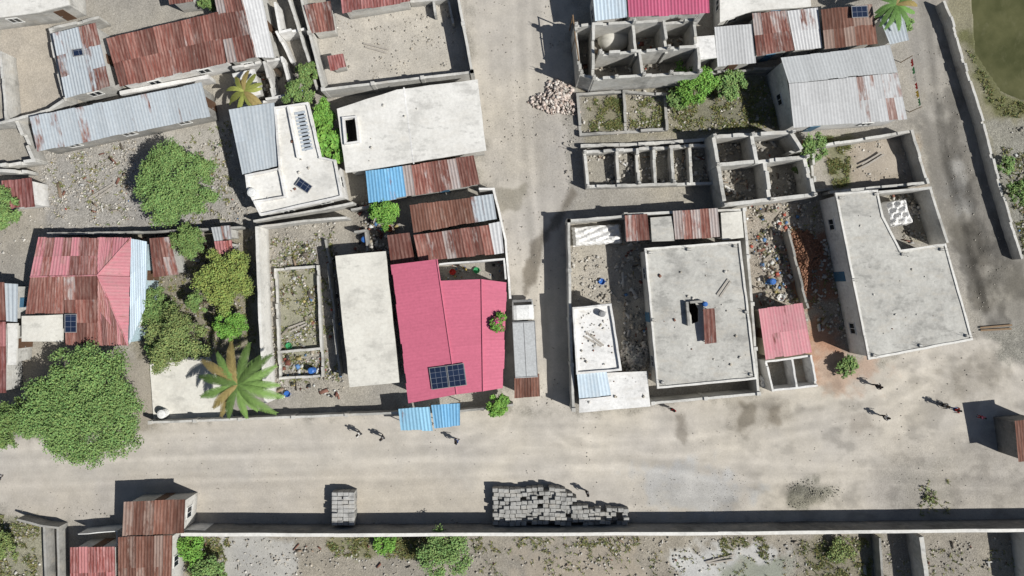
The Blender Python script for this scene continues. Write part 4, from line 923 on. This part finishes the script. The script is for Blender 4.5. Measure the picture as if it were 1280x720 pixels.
def palm(label,px,py,zt,r,nf,base=(.12,.15,.045)):
    g=W(px,py,zt); t=thing('palm_tree',label,'palm',(g.x,g.y,0)); R_=r*S
    m=MB(); last=Vector((g.x-.2,g.y,-.1))
    for i in range(6):
        nx_=Vector((g.x-.2*(1-(i+1)/6),g.y,zt*(i+1)/6)); m.tube(last,nx_,.16-.01*i,.15-.01*i,8); last=nx_
    m.build('trunk','bark',t)
    for i in range(nf):
        az=6.283*i/nf+random.uniform(-.15,.15); L=R_*random.uniform(.75,1.15); up=random.uniform(.1,.5); d=Vector((math.cos(az),math.sin(az),0)); n=Vector((-d.y,d.x,0)); cv=random.uniform(-.5,.5)
        col=np.array(base)*random.uniform(.65,1.35)
        if random.random()<.15: col=np.array((.27,.21,.08))
        def sp(u): return Vector((g.x,g.y,zt))+d*(L*u)+Vector((0,0,L*(up*u-(.25+up*.8)*u*u)))+n*(cv*u*u)
        vs=[];ns=26
        for k in range(1,ns+1):
            u=k/ns; p=sp(u); ll=L*.155*math.sin(min(1,u*.95+.1)*math.pi*.9)+.09; tg=(sp(u)-sp(u-.02)).normalized()
            for s_ in (-1,1):
                dr=(n*s_*.8+tg*.95+Vector((0,0,-.1+random.uniform(-.08,.08)))).normalized(); w=tg*(.035+L*.014)
                vs.append([p-w,p+w,p+dr*ll+w*.5,p+dr*ll-w*.5])
        for k in range(10):
            p=sp(k/10);q=sp((k+1)/10); w=n*(.06*(1-k/10)+.015); vs.append([p-w,p+w,q+w,q-w])
        v=np.array([[tuple(a) for a in q] for q in vs]).reshape(-1,3); cc=np.tile(np.append(col,1),(len(v),1))*np.repeat(rng.uniform(.85,1.15,(len(vs),1)),4,0)
        npmesh('frond',v,np.arange(len(v)).reshape(-1,4),'leaf_mat',cc,t)
palm('large palm with drooping fronds on the pale patio',297,481,4.6,47,17,(.125,.205,.055))
palm('small yellowish palm left of the flat terrace house',305,114,3.6,22,13,(.22,.24,.06))
palm('palm at the top edge near the brown striped roof',1120,6,4.2,28,14,(.105,.20,.05))
def weeds():
    vs=[];cc=[]
    for poly,n in (('735,124 776,122 778,162 738,164',550),('836,104 975,92 975,160 842,164',1000),('1026,172 1062,168 1060,232 1042,236',400),('1208,60 1214,60 1246,120 1300,134 1300,148 1244,146',160),('400,672 560,672 560,700 420,695',600),('1000,675 1100,672 1095,730 1010,730',500),('340,300 418,290 424,480 346,480',700),
        ('230,672 290,672 280,720 235,720',500),('170,330 320,300 320,445 190,445',700),('1252,180 1300,180 1300,320 1275,310',400),('-5,640 50,652 45,725 -5,725',400),('786,125 828,122 830,158 788,160',250),('180,196 290,150 290,285 180,285',250),('590,672 800,672 800,690 590,690',200),('1150,600 1185,600 1185,645 1150,645',40),('900,672 960,672 960,700 900,700',150),('600,690 1300,685 1300,740 600,740',400),('940,260 1040,250 1060,420 960,380',200),('60,200 160,180 160,285 70,290',120)):
        q=samp(P(poly),n); x=(q[:,0]-640)*S; y=(360-q[:,1])*S; k=len(x)
        for b_ in range(6):
            a=rng.uniform(0,6.28,k); l=rng.uniform(.08,.24,k); w=.025; h=rng.uniform(.05,.25,k)
            dx=np.cos(a);dy=np.sin(a); p=np.stack([x,y,np.zeros(k)],-1); tip=p+np.stack([dx*l,dy*l,h],-1); s=np.stack([-dy*w,dx*w,np.zeros(k)],-1)
            vs.append(np.stack([p-s,p+s,tip+s*.6,tip-s*.6],1).reshape(-1,3)); c_=np.array([.18,.215,.085])[None]*rng.uniform(.6,1.4,(k,1)); c_[:,0]*=rng.uniform(.8,1.5,k)
            cc.append(np.repeat(np.concatenate([c_,np.ones((k,1))],1)[:,None],4,1).reshape(-1,4))
    v=np.concatenate(vs); c_=np.concatenate(cc); tag(npmesh('weeds',v,np.arange(len(v)).reshape(-1,4),'leaf_mat',c_),'low weeds and grass tufts growing over yards and verges','weeds',kind='stuff')
weeds()

# ---------------------------------------------------------------- people
def skinmesh(name,verts,edges,mat,parent):
    me=bpy.data.meshes.new(name); me.from_pydata([v[:3] for v in verts],edges,[]); o=bpy.data.objects.new(name,me); COL.objects.link(o)
    m=o.modifiers.new('s','SKIN'); m.use_smooth_shade=True
    for i,v in enumerate(verts): me.skin_vertices[0].data[i].radius=(v[3],v[3])
    me.skin_vertices[0].data[0].use_root=True
    s=o.modifiers.new('u','SUBSURF'); s.levels=1; s.render_levels=1
    bpy.context.view_layer.update(); dg=bpy.context.evaluated_depsgraph_get()
    nm=bpy.data.meshes.new_from_object(o.evaluated_get(dg)); o.modifiers.clear(); o.data=nm; nm.materials.clear(); nm.materials.append(M[mat]); o.parent=parent
    OFF[o.name]=Vector((0,0,0)); return o
def person(label,px,py,face,shirt,trou,stride=.18,arm=.15,sc_=1.0):
    r=thing('person',label,'person',(0,0,0))
    st=stride
    B=[(0,0,.93,.13),(0,0,1.15,.12),(0,0,1.36,.14),(0,.0,1.49,.055),(0,.01,1.57,.075),(0,.015,1.66,.085),
       (.18,0,1.41,.05),(.24,-arm*.6,1.14,.04),(.25,.02-arm*.4,.93,.028),(-.18,0,1.41,.05),(-.24,arm*.5,1.14,.04),(-.25,arm*1.2,.95,.028),
       (.09,0,.86,.085),(.1,st*.7,.5,.058),(.1,st*.75,.1,.036),(.1,st*.75+.15,.045,.035),(-.09,0,.86,.085),(-.1,-st*.35,.5,.058),(-.1,-st*1.1,.12,.036),(-.1,-st*1.1+.14,.045,.035)]
    E=[(0,1),(1,2),(2,3),(3,4),(4,5),(2,6),(6,7),(7,8),(2,9),(9,10),(10,11),(0,12),(12,13),(13,14),(14,15),(0,16),(16,17),(17,18),(18,19)]
    skinmesh('body',B,E,'skin',r)
    T=[(0,0,1.15,.145),(0,0,.95,.15),(0,0,1.36,.165),(.18,0,1.41,.07),(.215,-arm*.35,1.25,.062),(-.18,0,1.41,.07),(-.215,arm*.3,1.25,.062)]
    skinmesh('shirt',T,[(0,1),(0,2),(2,3),(3,4),(2,5),(5,6)],shirt,r)
    Q=[(0,0,.93,.15),(.09,0,.84,.1),(.1,st*.7,.5,.075),(.1,st*.75,.2,.06),(-.09,0,.84,.1),(-.1,-st*.35,.5,.075),(-.1,-st*1.05,.22,.06)]
    skinmesh('trousers',Q,[(0,1),(1,2),(2,3),(0,4),(4,5),(5,6)],trou,r)
    OFF[r.name]=Vector((0,0,0))
    m=MB(); m.ell((0,.0,1.66),.098,.108,.11,12,5,lo=-15); m.build('hair','hair',r,smooth=True)
    m=MB(); m.tube((0,.09,1.63),(0,.115,1.605),.01,.018,6); m.tube((-.025,.095,1.56),(.025,.095,1.56),.008,.008,5); m.build('face','skin',r)
    for s_ in (-1,1):
        m=MB(); m.ell((s_*.035,.09,1.64),.013,.008,.009,8,4); m.build('eye','eye_white',r)
        w=Vector(B[8][:3] if s_>0 else B[11][:3]); m=MB(); m.ell(w+Vector((0,.01,-.06)),.018,.035,.055,8,5)
        for q,(oy,l) in enumerate(((-.03,.06),(-.01,.075),(.01,.08),(.03,.07))): m.tube(w+Vector((0,oy,-.1)),w+Vector((-s_*.015,oy+.01,-.1-l)),.009,.006,5)
        m.tube(w+Vector((0,.035,-.05)),w+Vector((-s_*.01,.075,-.09)),.01,.007,5); m.build('hand','skin',r,smooth=True)
    r.location=W(px,py,0); r.rotation_euler=(0,0,face); r.scale=(sc_,)*3
person('person in dark trousers and white shirt walking left below the low road wall',451,540,1.3,'cloth_white','cloth_dark')
person('person in grey walking on the road left of the blue awnings',480,545,1.1,'cloth_grey','cloth_dark')
person('person in a dark shirt on the road just below the blue awnings',571,549,-1.2,'cloth_dark','cloth_blue')
person('person walking above the block stack on the wide road',733,613,1.9,'cloth_grey','cloth_dark',.12,.1)
person('person in dark clothes walking near the red soil corner',1091,481,-1.4,'cloth_dark','cloth_dark')
person('person in white shirt on the road, lower of the group near the side road',1100,519,-1.3,'cloth_white','cloth_dark')
person('person in red shirt at the right side of the wide road',1187,510,1.5,'cloth_red','cloth_blue')
person('person in grey shirt left of the red shirted one at the right',1173,505,1.4,'cloth_grey','cloth_dark',.12)
person('small child near the dark hut at the right edge',1221,520,.5,'cloth_pink','cloth_red',.08,.1,.75)
person('person at the left edge of the wide road',3,597,0,'cloth_blue','cloth_dark')
person('person in yellow shirt standing on the small terrace above the pink roof',582,336,2.5,'cloth_yellow','cloth_blue',.04,.08)
person('person in red shirt beside the compound wall below the big grey slab',838,510,2.9,'cloth_red','cloth_dark',.03,.08)

# ---------------------------------------------------------------- light, camera
EL=math.radians(48); to_sun=Vector((.92,-.39,0)).normalized()*math.cos(EL)+Vector((0,0,math.sin(EL)))
L=bpy.data.lights.new('sun','SUN'); L.energy=5.0; L.angle=math.radians(.5); L.color=(1,.98,.935)
so=bpy.data.objects.new('sun',L); COL.objects.link(so); so.rotation_euler=to_sun.to_track_quat('Z','Y').to_euler()
w=bpy.data.worlds.new('World'); sc.world=w; w.use_nodes=True; nt=w.node_tree; bg=nt.nodes['Background']
sky=nt.nodes.new('ShaderNodeTexSky'); sky.sky_type='NISHITA'; sky.sun_disc=False; sky.sun_elevation=EL; sky.sun_rotation=math.atan2(to_sun.x,to_sun.y)
nt.links.new(sky.outputs[0],bg.inputs[0]); bg.inputs[1].default_value=.05
cam=bpy.data.cameras.new('camera'); co=bpy.data.objects.new('camera',cam); COL.objects.link(co); co.location=(0,0,H); co.rotation_euler=(0,0,0)
cam.sensor_width=36; cam.lens=36*H/(1280*S); cam.clip_end=3000; cam.clip_start=.5
sc.camera=co
sc.view_settings.view_transform='Standard'; sc.view_settings.look='None'; sc.view_settings.exposure=0
